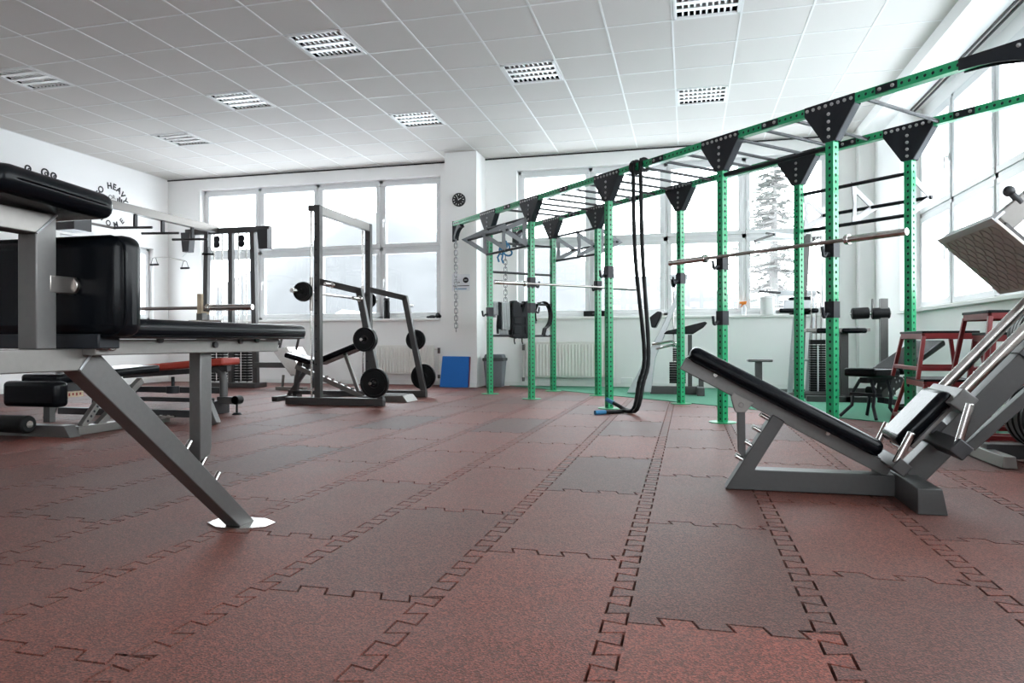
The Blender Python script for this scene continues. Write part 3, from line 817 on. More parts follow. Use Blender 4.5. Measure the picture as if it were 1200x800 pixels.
# pegs on the back of the leg
ld = V((0, fy + .075 - ye - .02, -zb1)).normalized(); ln = V((0, ld.z * -1, ld.y))
for t in (.52, .62, .72):
    c = V((BX + .012, ye + .02, zb1)) + ld * (t * 1.0)
    MB().cyl(c, c + ln * .042, .010, 12).build('peg', 'chrome', bn, bevel=.002)
# upright, mitred top arm
m = MB(); uy0, uy1, zt = 1.46, 1.52, 1.028
m.prism([V((BX, y, z)) for y, z in ((uy0, zb1), (uy0, .972), (uy1, zt), (uy1, zb1))], (.06, 0, 0)); m.build('upright', 'frame_mid', bn, bevel=.003)
m = MB(); m.prism([V((BX, y, z)) for y, z in ((.95, .972), (uy0, .972), (uy1, zt), (.95, zt))], (.06, 0, 0)); m.build('top_arm', GRB, bn, bevel=.003)
MB().path([V((BX + .031, uy0, .972)), V((BX + .031, uy1, zt))], .003, 6).build('weld', 'silver_paint', bn)
# thick top pad, tipped a little
R = rotx(-3.2)
tp = pad('top_pad', (BX, 1.448, zt + .040), (.27, .335, .070), R, bn, .030)
piping('seam', (BX, 1.448, zt + .040), (.27, .335, .070), R, tp, .003, .05, z=.5)
# square pad standing behind the upright
vp = pad('chest_pad', (BX - .06, 1.625, .845), (.48, .085, .278), None, bn, .034)
Rv = rotx(90)
piping('seam', (BX - .06, 1.625, .845), (.48, .268, .085), Rv, vp, .0035, .05, z=.86)
MB().beam((BX + .022, 1.50, .846), (BX + .022, 1.585, .846), .018, .045).cyl((BX + .018, 1.572, .846), (BX + .018, 1.588, .846), .024, 20).cyl((BX + .022, 1.56, .846), (BX + .022, 1.58, .846), .009, 10).build('pad_bracket', 'steel', bn, bevel=.002)
MB().span((BX - .29, 1.585, .674), (BX + .10, 1.66, .715)).build('pad_base', 'gusset', bn, bevel=.004)
# long flat pad on its channel
pc = (BX + .0, 2.11, .731)
bp_ = pad('bench_pad', pc, (.30, .95, .056), None, bn, .024)
piping('seam', pc, (.30, .95, .056), None, bp_, .003, .045, z=.1)
MB().beam((BX + .05, 1.60, .678), (BX + .05, 2.49, .678), .05, .045).build('pad_channel', GRB, bn, bevel=.003)
for y, z in ((1.84, .700), (2.10, .683), (2.24, .696), (2.34, .700)):
    MB().cyl((BX + .074, y, z), (BX + .084, y, z), .011, 10).build('bolt', 'frame_dark', bn)
MB().cyl((BX + .04, 1.64, .685), (BX + .095, 1.64, .685), .018, 16).build('pivot_tube', 'chrome', bn, bevel=.003)
MB().cyl((BX + .03, 2.49, .705), (BX + .03, 2.56, .690), .012, 10).build('lock_pin', 'frame_dark', bn)
# hanging prop under the pad
m = MB(); m.prism([V((BX + .012, y, z)) for y, z in ((2.08, .66), (2.14, .66), (2.14, .325), (2.13, .30), (2.085, .285), (2.08, .285))], (.045, 0, 0)); m.build('prop_strut', 'frame_mid', bn, bevel=.003)
# ------------------------------------------------------------------ generic weight plate (mesh reused through copies)
PLATE = {}
def plate(c, axis, r, t, label, group='weight plates', bore=.027):
    """cast iron plate with rim, dished web and hub; c is the plate's centre"""
    key = (round(r, 3), round(t, 3), tuple(round(x, 3) for x in V(axis)))
    if key not in PLATE:
        h = t / 2; prof = [(bore, -h), (r * .30, -h), (r * .33, -h * .5), (r * .80, -h * .5), (r * .85, -h), (r * .98, -h), (r, -h * .8), (r, h * .8), (r * .98, h), (r * .85, h), (r * .80, h * .5), (r * .33, h * .5), (r * .30, h), (bore, h), (bore, -h)]
        o = MB().lathe((0, 0, 0), axis, prof, 36).build('weight_plate', 'iron_black', None, origin=(0, 0, 0))
        PLATE[key] = o
    else:
        o = PLATE[key].copy(); COL.objects.link(o)
    o.location = V(c); tag(o, label, 'weight plate', group)
    return o
YN = V((0, -1, 0))

# ------------------------------------------------------------------ smith machine
SX, SY0, SY1 = -3.95, 7.03, 8.30
sm = root('smith_machine', (SX, (SY0 + SY1) / 2, 0), 'grey smith machine with plate pegs on two slanted horns, before the left windows', 'smith machine')
for y in (SY0, SY1):
    MB().span((-4.34, y - .04, .004), (-3.17, y + .04, .085)).build('base_beam', 'frame_grey', sm, bevel=.005)
    m = MB(); m.span((SX - .035, y - .035, .08), (SX + .035, y + .035, 2.2)); up_ = m.build('upright', 'frame_grey', sm, bevel=.004)
    m = MB()
    for k in range(12): m.cyl((SX - .01, y - .0365, .45 + k * .14), (SX - .01, y - .034, .45 + k * .14), .010, 10)
    m.build('peg_holes', 'gusset', up_)
    MB().cyl((SX - .085, y, .06), (SX - .085, y, 2.19), .0125, 12).build('guide_rod', 'chrome', sm)
    MB().span((SX - .11, y - .03, 2.14), (SX + .02, y + .03, 2.2)).build('rod_bracket', 'frame_grey', sm, bevel=.003)
    MB().beam((SX + .02, y, 1.36), (-3.44, y, 1.245), .06, .07).build('horn', 'frame_grey', sm, bevel=.004)
    MB().beam((-3.46, y, 1.265), (-3.20, y, .05), .06, .07).build('slanted_leg', 'frame_grey', sm, bevel=.004)
    sg = -1 if y == SY0 else 1
    for (x, z) in ((-3.76, 1.315), (-3.53, 1.16), (-3.35, .72), (-3.25, .255)):
        x = x if z > 1.2 else -3.20 - (z - .05) / (1.215) * .26
        MB().cyl((x, y + sg * .02, z), (x, y + sg * .20, z), .018, 14).cyl((x, y + sg * .03, z), (x, y + sg * .05, z), .034, 16).build('plate_peg', 'chrome', sm, bevel=.002)
MB().span((SX - .03, SY0, 2.10), (SX + .03, SY1, 2.2)).build('top_beam', 'frame_light', sm, bevel=.004)
MB().span((-4.28, SY0, .005), (-4.22, SY1, .06)).build('cross_beam', 'frame_grey', sm, bevel=.004)
zb = 1.24; bx = SX - .085
sb = MB().cyl((bx, SY0 - .10, zb), (bx, SY1 + .10, zb), .014, 14).build('smith_bar', 'chrome', sm)
for y, sg in ((SY0, -1), (SY1, 1)):
    MB().cyl((bx, y, zb - .20), (bx, y, zb + .17), .021, 16).build('slide_bearing', 'steel', sb, bevel=.003)
    MB().cyl((bx, y + sg * .10, zb), (bx, y + sg * .40, zb), .0245, 16).build('bar_sleeve', 'chrome', sb, bevel=.002)
    m = MB(); m.cyl((bx, y + sg * -.12, zb), (bx, y + sg * -.09, zb), .03, 14); m.path([V((bx + .01, y + sg * -.11, zb)), V((bx + .05, y + sg * -.11, zb + .05)), V((bx + .075, y + sg * -.11, zb + .03))], .008, 6); m.build('safety_hook', 'steel', sb)
plate((bx, SY0 - .165, zb), YN, .107, .032, 'small black plate on the near end of the smith machine bar, inner one')
plate((bx, SY0 - .20, zb), YN, .100, .028, 'small black plate on the near end of the smith machine bar, outer one')
plate((bx, SY1 + .165, zb), YN, .107, .032, 'small black plate on the far end of the smith machine bar')
def legx(z): return -3.20 - (z - .05) / 1.215 * .26
plate((legx(.72), SY0 - .075, .72), YN, .130, .034, 'black plate on the upper near smith machine peg, inner one touching the slanted leg')
plate((legx(.72), SY0 - .112, .72), YN, .130, .034, 'black plate on the upper near smith machine peg, outer one facing the camera')
plate((legx(.255), SY0 - .08, .255), YN, .162, .04, 'largest black plate, low on the near slanted leg of the smith machine')
plate((legx(.72), SY1 + .075, .72), YN, .130, .034, 'black plate on the upper peg of the far slanted leg, by the radiator')
plate((legx(.255), SY1 + .08, .255), YN, .162, .04, 'black plate low on the far slanted leg, by the blue mat')

# ------------------------------------------------------------------ incline bench inside the smith machine
ib = root('incline_bench', (-4.4, 7.66, 0), 'black incline bench standing half inside the smith machine', 'bench')
iy = 7.66
def slab(name, x0, z0, x1, z1, w, t, parent, material='vinyl', yy=iy):
    a, b = V((x0, yy, z0)), V((x1, yy, z1)); d = (b - a).normalized(); n = V((-d.z, 0, d.x))
    R = Matrix((d, V((0, 1, 0)), d.cross(V((0, 1, 0))))).transposed()
    return pad(name, (a + b) / 2, ((b - a).length, w, t), R, parent, min(t * .42, .022), material)
slab('seat_pad', -4.68, .545, -4.36, .455, .30, .06, ib); slab('back_pad', -4.30, .445, -3.62, .70, .30, .07, ib)
MB().beam((-4.55, iy, .47), (-4.62, iy, .03), .05, .05).beam((-4.42, iy, .42), (-4.72, iy, .03), .04, .04).build('front_leg', 'frame_grey', ib, bevel=.003)
MB().span((-4.76, iy - .28, .0), (-4.69, iy + .28, .055)).build('foot_bar', 'frame_grey', ib, bevel=.004)
MB().beam((-4.60, iy, .40), (-3.72, iy, .05), .055, .055).build('ladder_rail', 'frame_light', ib, bevel=.003)
for k in range(6):
    c = V((-4.2, iy, .272)) + V((.085, 0, -.034)) * k
    MB().box(c, (.018, .05, .045)).build('ladder_tooth', 'steel', ib)
MB().beam((-3.95, iy, .55), (-3.78, iy, .11), .04, .04).build('back_prop', 'frame_light', ib, bevel=.003)
MB().span((-3.76, iy - .28, 0), (-3.69, iy + .28, .055)).build('foot_bar', 'frame_grey', ib, bevel=.004)
MB().beam((-4.7, iy, .09), (-3.7, iy, .09), .05, .05).build('base_tube', 'frame_grey', ib, bevel=.003)
# low step platform in front of the far smith frame
st = root('low_platform', (-3.35, 7.72, 0), 'low light grey foot platform on the floor behind the smith machine near leg', 'platform')
MB().prism([(-3.62, 7.72, .0), (-3.12, 7.72, .0), (-3.18, 7.72, .075), (-3.58, 7.72, .075)], (0, .32, 0)).build('deck', 'frame_light', st, bevel=.004)
for dy in (-.1, 0, .1): MB().span((-3.56, 7.72 + dy - .02, .073), (-3.20, 7.72 + dy + .02, .082)).build('grip_strip', 'frame_grey', st)

# ------------------------------------------------------------------ cable tower by the left windows
CYT = 9.5
ct = root('cable_tower', (-6.85, CYT, 0), 'tall grey cable tower with two weight stacks by the leftmost window', 'cable machine')
for x, dx in ((-7.24, -.06), (-6.82, 0), (-6.44, .05)):
    MB().beam((x + dx, CYT, .02), (x, CYT, 2.40), .075, .075, (0, 1, 0)).build('upright', 'frame_grey', ct, bevel=.004)
MB().span((-7.62, CYT - .04, 2.37), (-6.14, CYT + .04, 2.46)).build('top_beam', 'frame_grey', ct, bevel=.004)
for xa_, xb_ in ((-7.64, -7.47), (-6.30, -6.12)):
    m = MB(); m.prism([(xa_, CYT - .05, 2.40), (xb_, CYT - .05, 2.40), (xb_ - .03 * (1 if xa_ < -7 else 0), CYT - .05, 2.10), (xa_ + .03, CYT - .05, 2.10)], (0, .13, 0)); m.build('pulley_housing', 'frame_dark', ct, bevel=.004)
MB().span((-7.40, CYT - .10, .004), (-6.35, CYT + .22, .075)).build('base_frame', 'frame_grey', ct, bevel=.005)
for x in (-7.05, -6.62):
    for dx in (-.07, .07): MB().cyl((x + dx, CYT, .06), (x + dx, CYT, 2.38), .0125, 10).build('guide_rod', 'chrome', ct)
    MB().cyl((x, CYT - .01, .5), (x, CYT - .01, 2.38), .005, 6).build('cable', 'silver_paint', ct)
    so = None
    m = MB(); m.span((x - .015, CYT - .015, .1), (x + .015, CYT + .015, .86)); so = m.build('selector_stem', 'chrome', ct)
    for k in range(18):
        MB().span((x - .13, CYT - .05, .10 + k * .041), (x + .13, CYT + .05, .10 + k * .041 + .034)).build('stack_plate', 'iron_black', ct, bevel=.003)
    MB().span((x - .13, CYT - .05, .845), (x + .13, CYT + .05, .90)).build('stack_head', 'iron_black', ct, bevel=.004)
    MB().span((x - .007, CYT - .053, .112), (x + .007, CYT - .049, .83)).build('number_strip', 'white_plastic', ct)
    for z in (2.28, 2.2): MB().torus((x + .02, CYT - .06, z), (0, 1, 0), .045, .012, 20, 6).cyl((x + .02, CYT - .07, z), (x + .02, CYT - .05, z), .04, 16).build('pulley', 'gusset', ct)
m = MB(); m.span((-6.40, CYT - .05, .31), (-5.38, CYT + .03, .39)); m.build('row_rail', 'frame_grey', ct, bevel=.004)
MB().beam((-5.42, CYT - .01, .35), (-5.42, CYT - .01, .01), .06, .06).build('rail_leg', 'frame_grey', ct, bevel=.004)
# bright foot plate of the row station
m = MB(); m.prism([(-5.98, CYT - .02, .60), (-5.72, CYT - .02, .62), (-5.45, CYT - .02, .22), (-5.66, CYT - .02, .20)], (0, .42, 0)); m.build('row_foot_plate', 'chrome', ct, bevel=.003)
for dx in (0, .28): MB().beam((-5.93 + dx, CYT - .1, .58), (-5.88 + dx, CYT - .1, .78), .025, .03).build('foot_stop', 'frame_grey', ct, bevel=.003)
MB().span((-5.80, CYT - .42, .004), (-5.35, CYT - .30, .05)).build('row_foot_base', 'frame_light', ct, bevel=.004)
for x in (-5.70, -5.50): MB().beam((x - .02, CYT - .36, .04), (x, CYT - .36, .22), .03, .03).build('row_peg', 'frame_light', ct, bevel=.003)
# long overhead beam with pull-up grips
MB().span((-7.13, 5.2, 2.385), (-7.04, CYT, 2.495)).build('overhead_beam', 'frame_light', ct, bevel=.004)
MB().span((-7.13, 5.2, .01), (-7.04, 5.29, 2.4)).build('upright', 'frame_grey', ct, bevel=.004)
for y in (7.85, 8.35, 8.95):
    MB().span((-7.10, y - .025, 2.20), (-7.07, y + .025, 2.39)).build('grip_hanger', 'frame_dark', ct, bevel=.002)
    MB().cyl((-7.36, y - .08, 2.21), (-6.84, y + .02, 2.21), .017, 12).build('pull_up_grip', 'frame_dark', ct)
MB().cyl((-7.36, 7.0, 2.21), (-7.36, 7.80, 2.21), .017, 12).build('pull_up_grip', 'frame_light', ct)
MB().span((-7.22, 6.75, 2.02), (-6.94, 7.0, 2.17)).build('pulley_housing', 'frame_dark', ct, bevel=.004)
MB().span((-7.10, 6.85, 2.16), (-7.07, 6.9, 2.39)).build('grip_hanger', 'frame_dark', ct, bevel=.002)

def d_handle(c, ax, parent=None, s=.065):
    c = V(c); ax = V(ax).normalized(); u_ = UP
    MB().path([c - ax * s - u_ * .10, c - ax * .03, c + u_ * .01, c + ax * .03, c + ax * s - u_ * .10], .0045, 6).build('strap', 'frame_dark', parent)
    MB().cyl(c - ax * (s + .01) - u_ * .10, c + ax * (s + .01) - u_ * .10, .016, 12).build('hand_grip', 'rubber_black', parent)
lb = root('lat_bar', (-7.6, CYT - .1, 1.9), 'thin lat bar with two black stirrup handles hanging from the tower left arm', 'cable bar')
hx0, hx1 = at_y(181, 304, CYT - .12), at_y(217, 308, CYT - .12)
MB().cyl((-7.55, CYT - .06, 2.10), (-7.60, CYT - .12, 2.02), .004, 6).build('cable', 'silver_paint', lb)
MB().path([hx0 + UP * .03, (hx0 + hx1) / 2 + UP * .06, hx1 + UP * .03], .010, 8).build('bar', 'chrome', lb)
d_handle(hx0 + UP * .02, (1, 0, 0), lb); d_handle(hx1 + UP * .02, (1, 0, 0), lb)
dh = root('stirrup', (-7.0, CYT - .12, 2.0), 'single stirrup handle hanging in the middle of the cable tower', 'cable attachment')
hp = at_y(244, 290, CYT - .12); MB().cyl(hp + UP * .25, hp, .004, 6).build('cable', 'silver_paint', dh); d_handle(hp, (1, .4, 0), dh, .075)

# ------------------------------------------------------------------ bench press bench behind the big bench
pb = root('bench_press', (-4.7, 4.8, 0), 'black flat press bench with thick front pad and ankle roller under the big bench', 'bench')
bx0 = -4.70
pad('bench_pad', (bx0 - .02, 4.80, .44), (.36, 1.05, .07), rotx(2.2), pb, .025)
pad('front_pad', at_y(33, 462, 4.16) + V((0, .06, 0)), (.50, .12, .19), None, pb, .035)
c_ = at_y(33, 462, 4.16)
MB().beam((c_.x + .06, 4.28, .30), (c_.x + .06, 4.28, .10), .05, .06).build('roller_stem', 'frame_mid', pb, bevel=.003)
rc = at_y(34, 497, 4.10)
ro_ = MB().cyl((rc.x - .38, 4.10, rc.z), (rc.x, 4.10, rc.z), .064, 24).build('ankle_roller', 'rubber_black', pb, bevel=.012)
MB().cyl((rc.x, 4.10, rc.z), (rc.x + .006, 4.10, rc.z), .026, 16).build('roller_cap', 'chrome', ro_)
MB().span((bx0 - .09, 4.30, .33), (bx0 + .20, 4.85, .385)).build('pad_frame', 'frame_dark', pb, bevel=.004)
lbp = MB().span((-4.49, 4.22, .285), (-4.484, 4.44, .325)).build('label_strip', 'wood', pb)
m = MB()
for k in range(6): m.span((-4.4842, 4.24 + k * .033, .293 + .004 * (k % 2)), (-4.4825, 4.255 + k * .033, .316))
m.build('label_print', 'red', lbp)
# base rails, perforated strut with a locking knob
MB().span((-4.45, 4.30, .004), (-4.38, 5.25, .07)).build('base_rail', 'frame_light', pb, bevel=.004)
m = MB(); m.prism([(-5.12, 4.25, 0), (-4.36, 4.25, 0), (-4.42, 4.25, .085), (-5.08, 4.25, .085)], (0, .10, 0)); m.build('foot_bar', 'frame_mid', pb, bevel=.004)
m = MB(); m.beam((-4.42, 4.36, .06), (-4.42, 4.66, .40), .045, .05); ps = m.build('perforated_strut', 'frame_light', pb, bevel=.003)
m = MB()
for k in range(7):
    c = V((-4.42, 4.36, .06)) + V((0, .30, .34)) * (.12 + k * .1); m.cyl(c + V((.0215, 0, 0)), c + V((.0235, 0, 0)), .010, 10)
m.build('strut_holes', 'gusset', ps)
MB().beam((-4.42, 4.50, .05), (-4.42, 4.95, .38), .05, .05).build('brace', 'frame_light', pb, bevel=.003)
MB().cyl((-4.42, 4.62, .30), (-4.34, 4.62, .30), .012, 10).ball((-4.33, 4.62, .30), .026).build('lock_knob', 'gusset', pb)
m = MB(); m.span((-4.9, 5.08, .06), (-4.2, 5.32, .075)); tp_ = m.build('tread_plate', 'chrome', pb)
m = MB()
for k in range(9): m.span((-4.88 + k * .075, 5.09, .075), (-4.85 + k * .075, 5.31, .080))
m.build('tread_ribs', 'chrome', tp_)
# barbell uprights
for x, sg in ((-3.97, 1), (-5.43, -1)):
    MB().beam((x + sg * .14, 5.13, .01), (x, 5.13, .30), .06, .06, (0, 1, 0)).build('upright_foot', 'frame_mid', pb, bevel=.004)
    MB().span((x - .03, 5.10, .28), (x + .03, 5.16, .94)).build('upright', 'frame_mid', pb, bevel=.004)
    MB().span((x - .022, 5.10, .93), (x + .022, 5.125, 1.10)).span((x - .022, 5.115, .93), (x + .022, 5.20, .955)).build('bar_rest', 'wood', pb, bevel=.003)
    MB().cyl((x - .1 * sg, 5.10, .87), (x + .22 * sg, 5.10, .87), .010, 10).build('plate_pin', 'chrome', pb)
MB().span((-5.43, 5.10, .06), (-3.97, 5.16, .12)).build('cross_beam', 'frame_dark', pb, bevel=.004)
barbell((-4.60, 5.155, .985), (1, 0, 0), 2.2, .42, 'chrome barbell resting on the press bench uprights at the left')

# ------------------------------------------------------------------ red bench
rb = root('red_bench', (-4.9, 5.95, 0), 'dark framed bench with a tilted red pad, behind the press bench', 'bench')
def slabx(name, p, q_, w, t, parent, material):
    p, q_ = V(p), V(q_); d = (q_ - p).normalized(); R = Matrix((d, V((0, 1, 0)), d.cross(V((0, 1, 0))))).transposed()
    return pad(name, (p + q_) / 2, ((q_ - p).length, w, t), R, parent, .02, material)
slabx('seat_pad', (-5.52, 5.95, .415), (-5.0, 5.95, .455), .28, .07, rb, 'red_vinyl')
slabx('back_pad', (-4.985, 5.95, .457), (-4.27, 5.95, .512), .28, .07, rb, 'red_vinyl')
MB().beam((-5.5, 5.95, .36), (-4.3, 5.95, .44), .06, .05).build('pad_rail', 'frame_dark', rb, bevel=.003)
m = MB(); m.path([V((-4.36, 5.95, .13)), V((-4.36, 5.95, .33)), V((-4.38, 5.95, .40)), V((-4.44, 5.95, .44)), V((-4.55, 5.95, .45))], .038, 10); m.build('curved_post', 'frame_grey', rb)
for dy in (-.10, .10): MB().span((-5.6, 5.95 + dy - .02, .12 if dy < 0 else .19), (-4.4, 5.95 + dy + .02, .16 if dy < 0 else .25)).build('base_rail', 'frame_dark', rb, bevel=.003)
MB().span((-4.40, 5.90, .10), (-4.17, 5.97, .17)).build('foot_arm', 'frame_grey', rb, bevel=.004)
MB().span((-5.66, 5.70, .004), (-5.58, 6.20, .26)).build('rear_foot', 'frame_dark', rb, bevel=.004)
for y in (5.93,): MB().cyl((-4.20, 5.90, .14), (-4.20, 5.98, .14), .042, 16).cyl((-4.20, y, .02), (-4.20, y, .12), .010, 8).cyl((-4.20, y, 0), (-4.20, y, .02), .05, 16, .03).build('levelling_foot', 'rubber_black', rb)
MB().cyl((-4.86, 5.86, .20), (-4.86, 5.86, .36), .016, 10).cyl((-4.86, 5.86, .20), (-4.86, 5.86, .27), .06, 16).build('adjuster', 'gusset', rb, bevel=.004)
MB().span((-4.46, 5.83, .004), (-4.38, 6.07, .13)).build('front_foot', 'frame_dark', rb, bevel=.004)
# ------------------------------------------------------------------ arm-curl machine by the back wall (leaning column, arm pad, weight stack)
MY = 9.45
cm = root('curl_machine', (-.25, MY, 0), 'pale machine with a leaning column, weight stack and dark arm pad by the back windows', 'weight machine')
def cp(u, v, dy=0.0): return at_y(u, v, MY) + V((0, dy, 0))
m = MB(); m.prism([cp(735, 459.5), cp(763, 459), cp(768, 420), cp(782, 385), cp(806, 326), cp(806.5, 318), cp(797, 337), cp(775, 385), cp(757, 418), cp(748, 436)], (0, .16, 0)); m.build('leaning_column', 'silver_paint', cm, bevel=.006)
m = MB(); m.prism([cp(764, 384), cp(762, 372), cp(771, 365), cp(776.5, 366), cp(775, 372), cp(769, 384)], (0, .32, 0)); m.build('back_pad', 'vinyl', cm, bevel=.015)
m = MB(); m.prism([cp(778, 391.5), cp(782, 388), cp(826, 377), cp(828.5, 379), cp(824, 384), cp(812, 391.5)], (0, .46, 0)); m.build('arm_pad', 'vinyl', cm, bevel=.012)
m = MB(); m.prism([cp(768, 400), cp(782, 378), cp(784, 379), cp(772, 402)], (0, .07, 0)); m.build('lever_arm', 'frame_grey', cm, bevel=.004)
c = cp(789.5, 329); MB().ball(c, .07, (.55, .8, 1.3), 14).build('head_roller', 'vinyl', cm)
for dv in (0, 7): MB().path([cp(765, 403 + dv, -.15 + .02 * dv), cp(778, 401.5 + dv * .7, -.18), cp(787, 400 + dv * .6, -.18), cp(795, 403 + dv * .4, -.12)], .016, 8).build('handle_bar', 'chrome', cm)
a_, b_ = cp(806, 392), cp(811, 455); MB().span((a_.x, MY - .04, .10), (b_.x, MY + .04, a_.z)).build('pad_post', 'frame_grey', cm, bevel=.004)
a_, b_ = cp(818.5, 440), cp(824.5, 455); MB().span((a_.x, MY - .04, .05), (b_.x, MY + .04, a_.z)).build('rear_post', 'frame_grey', cm, bevel=.004)
a_, b_ = cp(762, 460), cp(825, 452); MB().span((a_.x, MY - .05, .004), (b_.x, MY + .05, .11)).span((b_.x - .09, MY - .30, .004), (b_.x, MY + .25, .11)).build('base_frame', 'frame_grey', cm, bevel=.006)
x0, x1 = cp(784.5, 430).x, cp(803.5, 430).x; xm = (x0 + x1) / 2
for k in range(9): MB().span((x0, MY - .06, .15 + k * .031), (x1, MY + .06, .15 + k * .031 + .025)).build('stack_plate', 'iron_black', cm, bevel=.002)
for k in range(6): MB().span((xm - .06, MY - .05, .44 + k * .028), (xm + .05, MY + .05, .44 + k * .028 + .022)).build('stack_plate', 'iron_black', cm, bevel=.002)
MB().span((xm - .02, MY - .02, .10), (xm + .02, MY + .02, .62)).build('selector_stem', 'chrome', cm)
for dx in (-.05, .045): MB().cyl((xm + dx, MY, .4), (xm + dx, MY, 1.55), .009, 8).build('guide_rod', 'chrome', cm)
MB().span((xm - .1, MY - .05, 1.5), (xm + .12, MY + .05, 1.56)).build('rod_head', 'silver_paint', cm, bevel=.004)

# small T-shaped seat
ts = root('stool', (.89, 9.3, 0), 'small grey T-shaped seat on one post before the back wall', 'stool')
c = at_y(890, 422, 9.3)
MB().box((c.x, 9.3, c.z), (.29, .28, .035)).build('seat', 'frame_mid', ts, bevel=.012)
MB().span((c.x - .055, 9.27, .04), (c.x + .03, 9.33, c.z - .02)).build('post', 'frame_grey', ts, bevel=.004)
MB().span((c.x - .2, 9.1, .004), (c.x + .2, 9.5, .05)).build('base', 'frame_grey', ts, bevel=.006)

# ------------------------------------------------------------------ dip and pull-up tower
TY = 9.75
pt = root('power_tower', (1.38, TY, 0), 'pale dip and pull-up tower with back pad before the rightmost back window', 'power tower')
def tp2(u, v, dy=0.0): return at_y(u, v, TY) + V((0, dy, 0))
m = MB(); m.prism([tp2(940, 284), tp2(949, 284), tp2(945, 348), tp2(941, 455), tp2(931, 455), tp2(937, 340)], (0, .09, 0)); m.build('mast', 'frame_mid', pt, bevel=.006)
m = MB(); m.prism([tp2(941, 281), tp2(944, 275), tp2(956, 275), tp2(960, 278), tp2(950, 286), tp2(941, 286)], (0, .16, 0)); m.build('mast_head', 'frame_grey', pt, bevel=.004)
MB().beam(tp2(906, 276.5, -.15), tp2(942, 279, 0), .06, .06).build('top_arm', 'silver_paint', pt, bevel=.004)
MB().beam(tp2(951, 270, .18), tp2(956, 278, 0), .06, .06).build('top_arm', 'silver_paint', pt, bevel=.004)
for a_, b_ in ((tp2(898, 274, -.05), tp2(906, 276.5, -.15)), (tp2(882, 287, -.35), tp2(904, 277, -.15)), (tp2(945, 268, .10), tp2(953, 270, .18)), (tp2(955, 270, .18), tp2(972, 272.5, -.1))):
    MB().cyl(a_, b_, .018, 12).build('grip', 'frame_mid', pt)
for u0, u1, dy in ((888, 913, -.2), (952, 958, -.2)):
    MB().cyl(tp2(u0, 343, dy - .1), tp2(u1, 343.5, dy + .1), .016, 12).build('dip_grip', 'frame_dark', pt)
MB().beam(tp2(911, 344), tp2(957, 343), .05, .07).build('dip_arm', 'silver_paint', pt, bevel=.004)
c0, c1 = tp2(923, 369), tp2(951, 348)
pad('back_pad', ((c0.x + c1.x) / 2, TY - .10, (c0.z + c1.z) / 2), (c1.x - c0.x, .07, c1.z - c0.z), None, pt, .025)
for u0, u1 in ((908, 926), (944, 952)):
    c0, c1 = tp2(u0, 368), tp2(u1, 363)
    pad('arm_pad', ((c0.x + c1.x) / 2, TY - .28, (c0.z + c1.z) / 2), (c1.x - c0.x, .40, .055), None, pt, .02)
MB().span((tp2(917, 0).x, TY - .2, tp2(0, 374).z), (tp2(951, 0).x, TY - .12, tp2(0, 367).z)).build('pad_frame', 'silver_paint', pt, bevel=.004)
for (a_, b_) in ((tp2(930, 372, -.1), tp2(923.5, 458, -.1)), (tp2(951, 372, -.1), tp2(944, 461, -.1)), (tp2(935, 372, .2), tp2(929, 453, .2))):
    MB().cyl(V((b_.x, b_.y, .02)), a_, .026, 12).build('leg', 'silver_paint', pt)
MB().cyl(tp2(926, 421, -.22), tp2(957, 421, -.22), .017, 12).build('step_bar', 'silver_paint', pt)
MB().span((tp2(918, 0).x, TY - .4, .004), (tp2(950, 0).x + .05, TY - .3, .05)).span((tp2(918, 0).x, TY + .25, .004), (tp2(950, 0).x + .05, TY + .33, .05)).build('foot_bar', 'frame_mid', pt, bevel=.004)

# ------------------------------------------------------------------ lat pulldown stack beside it
LY = 9.3
lt = root('pulldown_machine', (1.62, LY, 0), 'weight stack machine with slim white uprights in the right back corner', 'weight machine')
def lq(u, v): return at_y(u, v, LY)
x0, x1 = lq(948.5, 0).x, lq(966.5, 0).x; xm = (x0 + x1) / 2
zt, zb = lq(957, 398).z, .08
for k in range(20):
    z = zb + (zt - .06 - zb) * k / 20; MB().span((x0, LY - .06, z), (x1, LY + .06, z + (zt - .06 - zb) / 20 * .8)).build('stack_plate', 'iron_black', lt, bevel=.002)
MB().span((x0, LY - .06, zt - .055), (x1, LY + .06, zt)).build('stack_head', 'iron_black', lt, bevel=.003)
MB().span((xm - .008, LY - .063, zb), (xm + .008, LY - .058, zt - .07)).build('number_strip', 'white_plastic', lt)
for u in (951, 956.5, 962): MB().cyl((lq(u, 0).x, LY, .06), (lq(u, 0).x, LY, lq(0, 305).z), .009, 8).build('guide_rod', 'chrome', lt)
MB().span((lq(951, 0).x, LY - .05, lq(0, 311).z), (lq(965, 0).x, LY + .05, lq(0, 306.5).z)).build('rod_head', 'white_paint', lt, bevel=.003)
MB().span((lq(966, 0).x, LY + .1, .02), (lq(969, 0).x, LY + .14, lq(0, 285).z)).build('upright', 'white_paint', lt, bevel=.003)
MB().span((lq(940, 0).x, LY + .02, lq(0, 300).z), (lq(966, 0).x, LY + .1, lq(0, 296).z)).build('top_arm', 'white_paint', lt, bevel=.003)
MB().span((x0 - .12, LY - .12, .004), (lq(985, 0).x, LY + .12, .075)).build('base_frame', 'frame_grey', lt, bevel=.005)

